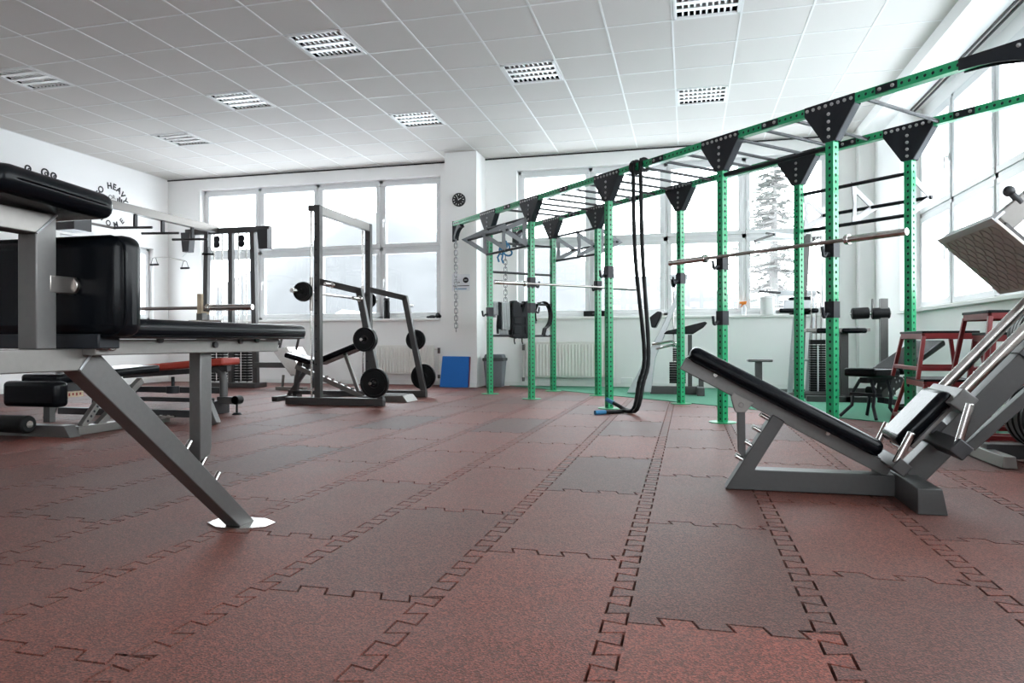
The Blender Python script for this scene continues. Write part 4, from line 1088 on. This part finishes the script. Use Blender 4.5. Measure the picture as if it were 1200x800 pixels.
# ------------------------------------------------------------------ glute-ham table with roller pads
GY = 8.85
gh = root('hyperextension_bench', (1.78, GY, 0), 'grey bench with two flat pads and a pair of round rollers on a tall post', 'bench')
def gq(u, v, dy=0.0): return at_y(u, v, GY) + V((0, dy, 0))
c0, c1 = gq(943, 394), gq(1016, 391)
MB().span((c0.x, GY - .16, gq(0, 394).z), (c1.x, GY + .16, gq(0, 391).z)).build('table_frame', 'frame_light', gh, bevel=.004)
for u0, u1 in ((954, 980), (983, 1012)):
    a_, b_ = gq(u0, 390.5), gq(u1, 384.5); pad('table_pad', ((a_.x + b_.x) / 2, GY, (a_.z + b_.z) / 2), (b_.x - a_.x, .38, b_.z - a_.z), None, gh, .022)
a_, b_ = gq(984, 0), gq(993.5, 0); MB().span((a_.x, GY - .04, .05), (b_.x, GY + .04, gq(0, 393).z)).build('post', 'frame_grey', gh, bevel=.004)
MB().span((c0.x - .02, GY - .30, .004), (c1.x + .02, GY - .2, .07)).span((c0.x, GY + .2, .004), (c1.x, GY + .3, .07)).span((a_.x, GY - .3, .004), (b_.x, GY + .3, .07)).build('base_frame', 'frame_grey', gh, bevel=.005)
a_, b_ = gq(1031, 0), gq(1040, 0); MB().span((a_.x, GY - .04, .05), (b_.x, GY + .04, gq(0, 366).z)).build('roller_post', 'frame_mid', gh, bevel=.004)
MB().span((gq(993, 0).x, GY - .035, .08), (a_.x, GY + .035, .15)).build('link_rail', 'frame_grey', gh, bevel=.004)
for u0, u1 in ((998, 1018.5), (1021.5, 1042.5)):
    p, q_ = gq(u0, 367.5), gq(u1, 366.5); MB().cyl(p, q_, .066, 24).build('foam_roller', 'rubber_black', gh, bevel=.014, seg=3)
MB().cyl(gq(996, 367.5), gq(1044, 366.4), .02, 12).build('roller_axle', 'chrome', gh)
MB().cyl(gq(1022, 363), gq(1022.3, 350), .010, 10).build('pull_pin', 'frame_mid', gh)
MB().cyl(gq(1035.5, 363), gq(1035.5, 360), .010, 10).ball(gq(1035.5, 358.5), .018).build('knob', 'gusset', gh)

# ------------------------------------------------------------------ adjustable bench (built along +X, then turned 45 degrees)
JX, JY = 1.74, 7.03
ab = root('adjustable_bench', (JX, JY, 0), 'black adjustable bench with raised back and drilled ladder plates on the green turf', 'bench')
def L(x, y, z): return V((JX + x, JY + y, z))
def slabg(name, p, q_, w, t, material='vinyl'):
    p, q_ = V(p), V(q_); d = (q_ - p).normalized(); R = Matrix((d, V((0, 1, 0)), d.cross(V((0, 1, 0))))).transposed()
    return pad(name, (p + q_) / 2, ((q_ - p).length, w, t), R, ab, .022, material)
slabg('seat_pad', L(-.40, 0, .415), L(-.015, 0, .405), .30, .075)
slabg('back_pad', L(.02, 0, .41), L(.72, 0, .675), .31, .06)
MB().beam(L(-.34, 0, .345), L(.12, 0, .335), .07, .05).build('frame_rail', 'gusset', ab, bevel=.004)
for y in (-.10, .10):
    MB().path([L(-.30, y * .5, .35), L(-.33, y, .24), L(-.35, y, .12), L(-.42, y * 1.7, .02)], .015, 8).build('front_leg', 'gusset', ab)
    MB().path([L(-.06, y * .5, .34), L(-.08, y, .22), L(-.10, y, .10), L(-.06, y * 1.4, .015)], .015, 8).build('middle_leg', 'gusset', ab)
    m = MB(); m.prism([L(x, y * .6, z) for x, z in ((-.02, .33), (.05, .38), (.16, .36), (.24, .28), (.26, .19), (.20, .20), (.13, .27), (.06, .24), (-.01, .15), (-.05, .19))], (0, .008, 0)); lad = m.build('ladder_plate', 'frame_dark', ab, bevel=.001)
    m = MB()
    for x, z in ((0, .19), (.02, .26), (.06, .32), (.11, .33), (.17, .31), (.22, .24), (.04, .36)): m.cyl(L(x, y * .6 - .006, z), L(x, y * .6 + .006, z), .011, 10)
    m.build('ladder_bolts', 'silver_paint', lad)
MB().beam(L(-.34, -.12, .22), L(-.34, .12, .22), .03, .03).beam(L(-.34, 0, .22), L(-.08, 0, .20), .04, .03).build('brace', 'gusset', ab, bevel=.003)
MB().box(L(.14, -.075, .17), (.09, .006, .10)).build('label_plate', 'paper', ab)
MB().beam(L(-.08, 0, .16), L(.62, 0, .06), .06, .05).build('rear_rail', 'gusset', ab, bevel=.004)
MB().path([L(.45, 0, .54), L(.43, 0, .32), L(.32, 0, .13)], .016, 8).build('back_prop', 'frame_mid', ab)
MB().cyl(L(.64, -.28, .035), L(.64, .28, .035), .033, 16).build('rear_foot', 'gusset', ab)
MB().cyl(L(-.20, -.02, .25), L(-.20, .05, .25), .035, 16).build('wheel', 'rubber_black', ab, bevel=.004)
ab.rotation_euler.z = math.radians(45)
# ------------------------------------------------------------------ plyometric boxes
def plyo(x0, y0, wx, wy, z0, z1, label, flare=.16, group='plyo boxes'):
    """open steel stool: top frame with a rubber top, four splayed legs, low rails"""
    r = root('plyo_box', (x0 + wx / 2, y0 + wy / 2, z0), label, 'plyo box', group)
    H_ = z1 - z0; fl = flare * H_; c = [(x0, y0), (x0 + wx, y0), (x0 + wx, y0 + wy), (x0, y0 + wy)]
    sgn = [(-1, -1), (1, -1), (1, 1), (-1, 1)]; t = .045; e = .02
    m = MB()
    for i in range(4):
        a_, b_ = c[i], c[(i + 1) % 4]; m.beam((a_[0], a_[1], z1 - .035), (b_[0], b_[1], z1 - .040), .026, .045)
    m.build('top_frame', 'red', r, bevel=.004)
    MB().span((x0 - .015, y0 - .015, z1 - .018), (x0 + wx + .015, y0 + wy + .015, z1)).build('rubber_top', 'rubber_black', r, bevel=.003)
    low = z0 + .03
    L_ = []
    for i in range(4):
        p = V((c[i][0] + sgn[i][0] * -e * 0, c[i][1], z1 - .04)); q_ = V((c[i][0] + sgn[i][0] * fl, c[i][1] + sgn[i][1] * fl, z0)); L_.append((p, q_))
        MB().beam(q_, p, .027, .027, (0, 1, 0)).build('leg', 'red', r, bevel=.003)
    m = MB()
    for i in range(4):
        f = 1 - .09 / H_
        a_ = L_[i][0].lerp(L_[i][1], f); b_ = L_[(i + 1) % 4][0].lerp(L_[(i + 1) % 4][1], f); m.beam(a_, b_, .024, .030)
    m.build('low_rail', 'red', r, bevel=.003)
    return r
plyo(1.72, 5.85, .33, .50, .012, .405, 'lower red plyo box of the stack behind the leg press seat', .22)
plyo(1.70, 5.82, .35, .54, .405, .765, 'upper red plyo box with black top, stacked behind the leg press seat', .16)
plyo(1.857, 5.06, .30, .42, .004, .885, 'tallest red plyo box, seen through the leg press guide rods', .14)
plyo(1.90, 5.13, .20, .30, .004, .745, 'smaller red plyo box nested under the tallest one', .09)

# ------------------------------------------------------------------ plate rack
PX, PY = 1.93, 4.62
pk = root('plate_rack', (PX, PY, 0), 'grey plate tree with long foot tube at the right edge, behind the leg press', 'plate rack')
MB().prism([(1.67, PY + .04, .0), (1.67, PY + .04, .085)] and [V((1.635, PY, .004)), V((1.71, PY, .004)), V((1.702, PY, .07)), V((1.643, PY, .07))], (0, .62, 0)).build('foot_tube', 'frame_light', pk, bevel=.004)
MB().prism([V((2.195, PY, .004)), V((2.285, PY, .004)), V((2.275, PY, .085)), V((2.205, PY, .085))], (0, .62, 0)).build('foot_tube', 'frame_light', pk, bevel=.004)
MB().span((1.66, PY - .05, .02), (2.25, PY + .05, .10)).build('base_beam', 'frame_dark', pk, bevel=.004)
MB().span((PX - .04, PY - .02, .08), (PX + .04, PY + .06, 1.10)).build('post', 'frame_grey', pk, bevel=.004)
for z in (.27, .72):
    MB().cyl((PX, PY - .26, z), (PX, PY + .30, z), .024, 14).build('plate_peg', 'chrome', pk)
nm = ('first', 'second', 'third', 'fourth', 'fifth', 'sixth')
for k in range(6):
    plate((PX, PY - .06 - .038 * k, .27), YN, .19 - .006 * (k % 2), .034, f'large black plate low at the right edge, {nm[5 - k]} from the front of its row')
for k in range(4):
    plate((PX, PY - .06 - .036 * k, .72), YN, .17, .032, f'black plate high at the right edge behind the guide rods, {nm[3 - k]} from the front')
# ------------------------------------------------------------------ radiators under the back windows
def radiator(x0, x1, z0, z1, label, pipe_x=None):
    y = 10.66; r = root('radiator', ((x0 + x1) / 2, y + .05, z0), label, 'radiator', 'panel radiators under the back windows')
    MB().span((x0, y + .012, z0), (x1, y + .09, z1)).build('panel', 'radiator', r, bevel=.006)
    n = int((x1 - x0) / .05)
    m = MB()
    for k in range(n):
        x = x0 + (x1 - x0) * (k + .5) / n; m.prism([(x - .018, y + .006, 0), (x - .010, y - .006, 0), (x + .010, y - .006, 0), (x + .018, y + .006, 0), (x + .018, y + .02, 0), (x - .018, y + .02, 0)], (0, 0, z1 - z0 - .06))
    for v in m.bm.verts: v.co.z += (z0 + z1) / 2
    m.build('front_ribs', 'radiator', r)
    MB().span((x0 + .005, y + .01, z1 - .004), (x1 - .005, y + .092, z1 + .012)).build('top_grille', 'radiator', r, bevel=.003)
    for x in (x0 + .15, x1 - .15): MB().span((x - .02, y + .09, z0 + .05), (x + .02, 10.80, z1 - .05)).build('wall_bracket', 'radiator', r)
    if pipe_x:
        s = 1 if pipe_x > x1 else -1; xe = x1 if s > 0 else x0
        MB().path([V((xe, y + .05, z1 - .05)), V((pipe_x - s * .02, y + .05, z1 - .05)), V((pipe_x, y + .05, z1 - .07)), V((pipe_x, y + .05, z0 - .02)), V((pipe_x, y + .05, .075))], .011, 8).build('pipe', 'radiator', r)
        MB().cyl((pipe_x, y + .05, z1 - .12), (pipe_x, y + .05, z1 - .03), .022, 12).build('valve', 'frame_mid', r)
        MB().cyl((pipe_x, y + .05, z0 - .06), (pipe_x, y + .05, z0 + .0), .022, 12).build('valve', 'frame_mid', r)
    return r
Xp = lambda u, y=10.66: at_y(u, 430, y).x
radiator(Xp(441), Xp(507), .17, .63, 'white ribbed radiator under the left windows, behind the smith machine', Xp(513))
radiator(Xp(616), Xp(719), .14, .68, 'white ribbed radiator under the right windows, behind the rig posts', Xp(612.5))
# ------------------------------------------------------------------ wall clock
cc = at_y(538.5, 234.3, 10.3); ck = root('wall_clock', cc, 'round black wall clock with white marks on the column', 'clock')
MB().lathe(cc, (0, -1, 0), [(0, 0), (.104, 0), (.104, .03), (.096, .036), (.094, .028), (0, .028)], 40).build('case', 'clock_face', ck)
f = lambda a, r, d=.031: cc + V((math.sin(a) * r, -d, math.cos(a) * r))
for k in range(12):
    a = 2 * PI * k / 12; MB().beam(f(a, .066), f(a, .086), .008 if k % 3 else .012, .003, (0, 1, 0)).build('hour_mark', 'white_plastic', ck)
MB().beam(f(math.radians(63), -.01, .034), f(math.radians(63), .048, .034), .009, .002, (0, 1, 0)).build('hour_hand', 'white_plastic', ck)
MB().beam(f(math.radians(-25), -.012, .036), f(math.radians(-25), .075, .036), .006, .002, (0, 1, 0)).build('minute_hand', 'white_plastic', ck)
# ------------------------------------------------------------------ poster on the column
a_, b_ = at_y(530, 341, 10.3), at_y(551, 321, 10.3)
po = root('notice', (a_.x, 10.3, a_.z), 'small pale paper notice with a round dark emblem taped to the column', 'notice')
MB().span((a_.x, 10.294, a_.z), (b_.x, 10.2985, b_.z)).build('sheet', 'paper', po)
c = at_y(546, 328, 10.294); m = MB(); m.cyl((c.x, 10.2915, c.z), (c.x, 10.2945, c.z), .045, 24); m.build('emblem', 'ink', po)
for k, (u0, u1, v) in enumerate(((532, 539, 331), (531, 550, 335), (533, 547, 338.5))):
    p, q_ = at_y(u0, v, 10.294), at_y(u1, v, 10.294); MB().span((p.x, 10.2925, p.z - .006), (q_.x, 10.2945, p.z + .006)).build('print_line', 'ink' if k < 2 else 'blue_band', po)
p, q_ = at_y(540.5, 328, 10.2905), at_y(551, 328, 10.2905); MB().span((c.x - .022, 10.289, c.z - .004), (c.x + .022, 10.2918, c.z + .004)).build('emblem_stroke', 'paper', po)
# ------------------------------------------------------------------ blue mat leaning on the column
m = MB(); m.prism([V((-3.675, 10.19, .004)), V((-3.225, 10.19, .004)), V((-3.225, 10.265, .47)), V((-3.655, 10.265, .475))], (0, .035, 0))
mo = m.build('foam_mat', 'blue_foam', None, bevel=.004); tag(mo, 'square blue foam mat leaning against the foot of the column', 'mat')
MB().prism([V((-3.22, 10.20, .01)), V((-3.212, 10.20, .01)), V((-3.212, 10.272, .465)), V((-3.22, 10.272, .465))], (0, .03, 0)).build('red_edge', 'red', mo)
# fix: the edge strip was built in world space relative to the mat
# ------------------------------------------------------------------ litter bin
bxc, byc = at_y(580, 430, 10.42).x, 10.42
bn2 = root('litter_bin', (bxc, byc, 0), 'grey plastic swing-lid bin standing beside the column', 'bin')
m = MB(); w0, w1, d0, d1, hb = .125, .155, .10, .125, .42
lo = [V((bxc + sx * w0, byc + sy * d0, .005)) for sx, sy in ((-1, -1), (1, -1), (1, 1), (-1, 1))]; hi = [V((bxc + sx * w1, byc + sy * d1, hb)) for sx, sy in ((-1, -1), (1, -1), (1, 1), (-1, 1))]
vs = [m.bm.verts.new(p) for p in lo + hi]
for q_ in ((0, 1, 2, 3), (4, 5, 6, 7), (0, 1, 5, 4), (1, 2, 6, 5), (2, 3, 7, 6), (3, 0, 4, 7)): m.bm.faces.new([vs[i] for i in q_])
m.build('body', 'bin_grey', bn2, bevel=.015)
m = MB(); m.span((bxc - .165, byc - .135, hb - .02), (bxc + .165, byc + .135, hb + .03)); m.build('rim', 'bin_lid', bn2, bevel=.012)
m = MB(); m.prism([V((bxc - .15, byc, hb + .025)), V((bxc + .15, byc, hb + .025)), V((bxc + .13, byc, hb + .085)), V((bxc - .13, byc, hb + .085))], (0, .22, 0)); m.build('swing_lid', 'bin_grey', bn2, bevel=.012)
# ------------------------------------------------------------------ wall sockets
so = root('wall_socket', (at_y(735, 449, 10.79).x, 10.79, .12), 'white double wall socket low on the back wall', 'socket')
p = at_y(734.5, 447.5, 10.79)
MB().span((p.x - .085, 10.782, .06), (p.x + .085, 10.80, .145)).build('plate', 'white_plastic', so, bevel=.004)
for dx in (-.042, .042): MB().cyl((p.x + dx, 10.779, .1025), (p.x + dx, 10.784, .1025), .022, 16).build('outlet', 'sill', so)
# ------------------------------------------------------------------ things on the window sills
zs = SILL + .004
def on_sill(u): return at_y(u, 365, 10.82).x
x = on_sill(899); bk = root('bucket', (x, 10.80, zs), 'white cylinder tub standing on the right end of the window sill', 'tub')
MB().lathe((x, 10.815, zs), UP, [(0, 0), (.095, 0), (.10, .25), (.103, .26), (.09, .262), (.088, .05), (0, .05)], 28).build('body', 'white_plastic', bk)
MB().torus((x, 10.815, zs + .235), UP, .104, .006, 28, 6).build('rim', 'white_plastic', bk)
x = on_sill(872); sb_ = root('spray_bottle', (x, 10.82, zs), 'spray bottle with an orange trigger head on the window sill', 'bottle')
MB().lathe((x, 10.82, zs), UP, [(0, 0), (.035, 0), (.037, .08), (.03, .12), (.014, .14), (.014, .15), (0, .15)], 20).build('body', 'paper', sb_)
MB().prism([V((x - .06, 10.82, zs + .19)), V((x + .04, 10.82, zs + .20)), V((x + .03, 10.82, zs + .155)), V((x - .015, 10.82, zs + .145)), V((x - .035, 10.82, zs + .11)), V((x - .045, 10.82, zs + .115)), V((x - .03, 10.82, zs + .155)), V((x - .06, 10.82, zs + .165))], (0, .03, 0)).build('trigger_head', 'orange', sb_, bevel=.004)
x0, x1 = at_y(684, 365, 10.80).x, at_y(716, 365, 10.80).x
bo = MB().span((x0, 10.77, zs), (x1, 10.86, zs + .085)).build('black_case', 'rubber_black', None, bevel=.012); tag(bo, 'long black case lying on the window sill behind the rig', 'case')
MB().span((x0 + .14, 10.764, zs + .03), (x1 - .14, 10.772, zs + .055)).build('case_clasp', 'frame_grey', bo)
x = on_sill(510); gl = root('glove_pair', (x, 10.80, zs), 'dark gloves lying on the window sill next to the column', 'gloves')
MB().ball((x - .04, 10.80, zs + .025), .045, (1.5, .8, .6)).ball((x - .10, 10.79, zs + .02), .03, (1.4, .6, .6)).build('glove', 'cloth_dark', gl)
MB().ball((x + .05, 10.81, zs + .045), .05, (.8, .8, 1)).ball((x + .09, 10.81, zs + .03), .03, (1, .8, 1)).build('glove', 'cloth_dark', gl)
x = at_y(453, 360, 10.80).x; th = root('black_flask', (x, 10.82, zs), 'black cylinder flask on the sill behind the far smith machine upright', 'flask')
MB().lathe((x, 10.82, zs), UP, [(0, 0), (.05, 0), (.052, .28), (.04, .30), (0, .30)], 20).build('body', 'rubber_black', th)
MB().lathe((x, 10.82, zs + .30), UP, [(0, 0), (.055, 0), (.055, .04), (0, .04)], 20).build('cap', 'frame_dark', th)

# ------------------------------------------------------------------ things hanging on the first cross bars of the rig
def bar_at(t, z): return rig(0, PW / 2 + t * (WID - PW), z)
def hang(name, label, cat, t0, t1, ztop, zbot, material, thick=.05, shape=None, group=None):
    """cloth folded over the upper cross bar between t0 and t1"""
    r = root(name, bar_at((t0 + t1) / 2, zbot), label, cat, group)
    return r
zbar = 1.21
# weight vest
t0, t1 = .30, .60
vr = root('weight_vest', bar_at(.44, .72), 'black weight vest hanging on the rig cross bar beside the first posts', 'vest')
def fp_(t, z, d): return bar_at(t, z) - RE * d
body = [(.30, 1.235), (.30, .76), (.36, .745), (.42, .735), (.46, .755), (.50, .735), (.56, .74), (.615, .76), (.615, 1.235), (.52, 1.235), (.465, 1.10), (.41, 1.235)]
for sd in (-1, 1):
    MB().prism([fp_(t, z, sd * .045) for t, z in body], RE * .04).build('vest_panel', 'cloth_dark', vr, bevel=.012)
for tc in (.345, .545):
    MB().beam(fp_(tc - .025, 1.235, 0), fp_(tc + .045, 1.235, 0), .11, .03, UP).build('shoulder_strap', 'cloth_dark', vr, bevel=.01)
for tc, zc in ((.37, .85), (.55, .85), (.37, .98), (.55, .98)):
    MB().box(fp_(tc, zc, -.075), (.02, .11, .10), Matrix((RE, RN, UP)).transposed()).build('pocket', 'cloth_dark', vr, bevel=.008)
    MB().box(fp_(tc, zc, .075), (.02, .11, .10), Matrix((RE, RN, UP)).transposed()).build('pocket', 'cloth_dark', vr, bevel=.008)
for tc in (.40, .53):
    MB().path([fp_(tc, .75, .05), fp_(tc, .70, .055), fp_(tc + .01, .66, .05)], .010, 6).build('strap_end', 'cloth_dark', vr)
MB().box(fp_(.46, 1.0, .07), (.012, .03, .07), Matrix((RE, RN, UP)).transposed()).build('buckle', 'silver_paint', vr)
# towels and straps
def drape(name, label, cat, t, w, zlow, material, amp=.02):
    r = root(name, bar_at(t, zlow), label, cat)
    pts_f, rows = [], []
    m = MB(); n = 10
    prof = [(-.030, zlow)] + [(-.028 - .006 * math.sin(k), zlow + (zbar - zlow) * k / 8) for k in range(1, 8)] + [(-.022, zbar + .008), (0, zbar + .020), (.022, zbar + .008)] + [(.028, zbar - (zbar - zlow) * .85 * k / 6) for k in range(1, 7)]
    grid = []
    for i in range(n + 1):
        tt = t - w / 2 + w * i / n
        grid.append([m.bm.verts.new(fp_(tt, z, -d + amp * .35 * math.sin(i * 2.1 + z * 9) * (1 if abs(d) > .023 else 0))) for d, z in prof])
    for a, b in zip(grid, grid[1:]):
        for k in range(len(a) - 1): m.bm.faces.new((a[k], a[k + 1], b[k + 1], b[k]))
    o = m.build('cloth', material, r); md = o.modifiers.new('Solidify', 'SOLIDIFY'); md.thickness = .008
    return r
drape('towel', 'light grey towel hanging left of the black vest', 'towel', .21, .13, .79, 'cloth_grey')
drape('hanging_strap', 'narrow black strap hanging at the left end of the cross bar', 'strap', .115, .035, .80, 'cloth_dark', .01)
drape('small_cloth', 'small grey-green cloth at the far left of the cross bar', 'cloth', .05, .07, 1.02, 'cloth_grey')
drape('hanging_belt', 'grey belt hanging right of the black vest', 'belt', .69, .055, .90, 'bin_grey', .01)
# wide lifting belt in a loop
lbt = root('lifting_belt', bar_at(.86, .80), 'wide black lifting belt hanging in a loop at the right end of the cross bar', 'belt')
pts = []
n = 26; m = MB(); rows = []
for k in range(n + 1):
    a = math.radians(205 - 290 * k / n)
    t = .845 + .145 * math.cos(a); z = 1.06 + .19 * math.sin(a) + (-.10 if k == n else 0)
    rows.append((t, z))
for k, (t, z) in enumerate(rows):
    nx = V(fp_(t, z, 0)) - V(fp_(.845, 1.05, 0)); nx.normalize()
    ctr = fp_(t, z, 0)
    rows[k] = [m.bm.verts.new(ctr + RE * (sd * .05) + nx * off) for sd, off in ((-1, -.006), (1, -.006), (1, .006), (-1, .006))]
for a, b in zip(rows, rows[1:]):
    for k in range(4): m.bm.faces.new((a[k], a[(k + 1) % 4], b[(k + 1) % 4], b[k]))
m.bm.faces.new(rows[0]); m.bm.faces.new(rows[-1][::-1])
m.build('belt_band', 'rubber_black', lbt, bevel=.002)
MB().beam(fp_(.90, .83, 0), fp_(.955, .80, 0), .07, .03, RE).build('buckle', 'silver_paint', lbt, bevel=.003)
# tangle of blue resistance bands on the first pull-up bracket
bt = root('resistance_band', at_y(592, 296, 9.0), 'blue resistance band knotted on the pull-up bar at the rig far end', 'band')
c = at_y(592, 295, 9.0)
for k, (dx, dz, ax, R_) in enumerate(((0, .06, (.3, 1, .2), .055), (-.05, .02, (.8, .6, .1), .05), (.04, -.01, (.2, .9, .5), .045), (.02, .10, (.9, .3, .2), .04))):
    MB().torus(c + V((dx, 0, dz)), ax, R_, .012, 20, 6, 1.3).build('loop', 'blue_band', bt)
MB().path([c + V((-.06, 0, .0)), c + V((-.10, 0, -.07)), c + V((-.08, -.01, -.13))], .013, 6).path([c + V((-.02, 0, .0)), c + V((-.04, -.01, -.10)), c + V((-.02, -.01, -.15))], .013, 6).build('loose_end', 'blue_band', bt)

# ------------------------------------------------------------------ writing on the left wall
def wall_text(txt, p, size, name, parent, rot_extra=0.0, material='ink', bold=.0):
    cu = bpy.data.curves.new(name, 'FONT'); cu.body = txt; cu.size = size; cu.extrude = .001; cu.offset = bold; cu.align_x = 'CENTER'; cu.align_y = 'CENTER'
    o = bpy.data.objects.new(name, cu); COL.objects.link(o)
    dg = bpy.context.evaluated_depsgraph_get(); me = bpy.data.meshes.new_from_object(o.evaluated_get(dg)); bpy.data.objects.remove(o)
    # text plane: local x -> +Y of the room (reads left to right from inside), local y -> up
    R = Matrix(((0, 0, 1), (1, 0, 0), (0, 1, 0))).to_4x4() @ Matrix.Rotation(rot_extra, 4, 'Z')
    me.transform(R)
    base = V((0, 0, 0)); q_ = parent
    if parent is not None: base = parent.location
    ob = bpy.data.objects.new(name, me); COL.objects.link(ob); me.materials.append(M[material]); ob.parent = parent; ob.location = V(p) - base
    return ob
tl, tr_ = at_x(115, 218, XL), at_x(147, 218, XL)
cY = (tl.y + tr_.y) / 2; cZ = at_x(131, 237, XL).z; XW = XL + .004; K = .50
wt = root('wall_lettering', (XW, cY, cZ), 'black lettering GO HEAVY OR GO HOME in a round badge on the left wall', 'wall lettering')
word = 'GO HEAVY'; n = len(word)
for i, ch in enumerate(word):
    if ch == ' ': continue
    a = math.radians(66 - 132 * i / (n - 1))
    wall_text(ch, (XW, cY - K * .60 * math.sin(a), cZ + K * (.62 * math.cos(a) - .10)), K * .27, 'letter', wt, a, bold=.005)
wall_text('OR', (XW, cY, cZ + K * .16), K * .20, 'letter', wt, .15)
wall_text('GO', (XW, cY - K * .24, cZ - K * .16), K * .22, 'letter', wt, 0, bold=.003)
word = 'HOME'
for i, ch in enumerate(word):
    a = math.radians(-48 + 96 * i / 3)
    wall_text(ch, (XW, cY + K * .56 * math.sin(a), cZ - K * (.20 + .52 * math.cos(a))), K * .25, 'letter', wt, a, bold=.003)
m = MB()
for k, (dy, h) in enumerate(((.24, .30), (.32, .36), (.40, .30), (.48, .22))): m.span((XL + .003, cY + K * (dy - .025), cZ - K * .12), (XL + .007, cY + K * (dy + .025), cZ + K * (h - .12)))
m.span((XL + .003, cY + K * .20, cZ - K * .02), (XL + .007, cY + K * .56, cZ + K * .03)); m.build('barbell_drawing', 'ink', wt)
# upper curls of the other wall drawing, rising behind the top pad
wd = root('wall_drawing', (XL + .004, at_x(50, 210, XL).y, at_x(50, 210, XL).z), 'black line drawing on the left wall, its round tops showing over the dark pad', 'wall drawing')
for u, v, r in ((33, 197.5, .042), (53, 202.5, .055), (63, 206, .042)):
    c = at_x(u, v, XL) + V((.003, 0, 0)); MB().torus(c, (1, 0, 0), r, .012, 22, 6).build('ring', 'ink', wd); MB().torus(c + V((0, .02, -.01)), (1, 0, 0), r * .4, .009, 16, 6).build('ring', 'ink', wd)
MB().beam(at_x(33, 198, XL) + V((.003, 0, -.09)), at_x(63, 207, XL) + V((.003, 0, -.09)), .01, .05).build('stroke', 'ink', wd)

# ------------------------------------------------------------------ outside: snowy hills, a pale house, bare and evergreen trees
def hill(name, cx, cy, rx, ry, h, seed, z0=-6):
    rn = random.Random(seed); bm = bmesh.new(); n, mm = 40, 20; ph = [rn.uniform(0, 6.28) for _ in range(6)]
    grid = []
    for j in range(mm + 1):
        row = []
        for i in range(n + 1):
            x = -1 + 2 * i / n; y = -1 + 2 * j / mm
            e = max(0, 1 - x * x) ** .8 * max(0, 1 - y * y) ** .9
            z = h * e * (1 + .18 * math.sin(3 * x + ph[0]) + .10 * math.sin(7 * x + 3 * y + ph[1]) + .05 * math.sin(15 * x + ph[2]))
            row.append(bm.verts.new((cx + rx * x, cy + ry * y, z0 + z)))
        grid.append(row)
    for a, b in zip(grid, grid[1:]):
        for k in range(n): bm.faces.new((a[k], a[k + 1], b[k + 1], b[k]))
    mb = MB(); mb.bm.free(); mb.bm = bm
    return struct(mb.build(name, 'snow', None, origin=(0, 0, 0)))
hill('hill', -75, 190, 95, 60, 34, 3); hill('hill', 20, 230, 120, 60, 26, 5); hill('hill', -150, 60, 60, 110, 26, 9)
struct(MB().span((-220, -60, -6.4), (220, 260, -5.9)).build('ground_outside', 'snow_field', None, origin=(0, 0, 0)))
def tree(c, h, label, seed, bare=True, group='trees outside the windows'):
    rn = random.Random(seed); c = V(c); r = root('tree', c, label, 'tree', group)
    m = MB(); m.path([c, c + V((.1, 0, h * .35)), c + V((.05, .1, h * .7)), c + V((.1, .1, h))], [h * .025, h * .02, h * .012, h * .003], 8); m.build('trunk', 'bark', r)
    m = MB(); k = 0
    while k < 70:
        z = h * rn.uniform(.22, .96); a = rn.uniform(0, 2 * PI); L = (h - z) * (.42 if not bare else .5) * rn.uniform(.7, 1.1) + .15
        d = V((math.cos(a), math.sin(a), (-.18 if not bare else .6)))
        p = c + V((.07, .07, z)); q_ = p + d * L; mid = p + d * L * .5 + V((0, 0, -.04 * L))
        m.path([p, mid, q_], [h * .006, h * .004, h * .0012], 5)
        for s in range(5):
            t = .3 + .16 * s; b = p.lerp(q_, t); e = V((rn.uniform(-1, 1), rn.uniform(-1, 1), rn.uniform(-.3, .5))).normalized() * L * .28
            m.path([b, b + e], [h * .003, h * .0008], 4)
        k += 1
    m.build('branches', 'bark', r)
    if not bare:
        m = MB()
        for k in range(1500):
            z = h * rn.uniform(.18, .98) ** .9; R = (h - z) * .40 + .1; a = rn.uniform(0, 2 * PI); rr = R * rn.uniform(.2, 1.1)
            p = c + V((math.cos(a) * rr, math.sin(a) * rr, z - rr * .18)); e = V((math.cos(a + rn.uniform(-.6, .6)), math.sin(a + rn.uniform(-.6, .6)), rn.uniform(-.35, .1))) * (.16 + .016 * h) * rn.uniform(.5, 1.2)
            w_ = e.cross(UP).normalized() * .045 * (h / 8) * 2; m.bm.faces.new([m.bm.verts.new(x) for x in (p, p + e * .5 + w_, p + e, p + e * .5 - w_)])
        tag(m.build('needles', 'needles', r), kind='stuff')
tree((2.75, 25, -5.9), 12.6, 'pale evergreen tree outside the rightmost back window', 4, False, None)
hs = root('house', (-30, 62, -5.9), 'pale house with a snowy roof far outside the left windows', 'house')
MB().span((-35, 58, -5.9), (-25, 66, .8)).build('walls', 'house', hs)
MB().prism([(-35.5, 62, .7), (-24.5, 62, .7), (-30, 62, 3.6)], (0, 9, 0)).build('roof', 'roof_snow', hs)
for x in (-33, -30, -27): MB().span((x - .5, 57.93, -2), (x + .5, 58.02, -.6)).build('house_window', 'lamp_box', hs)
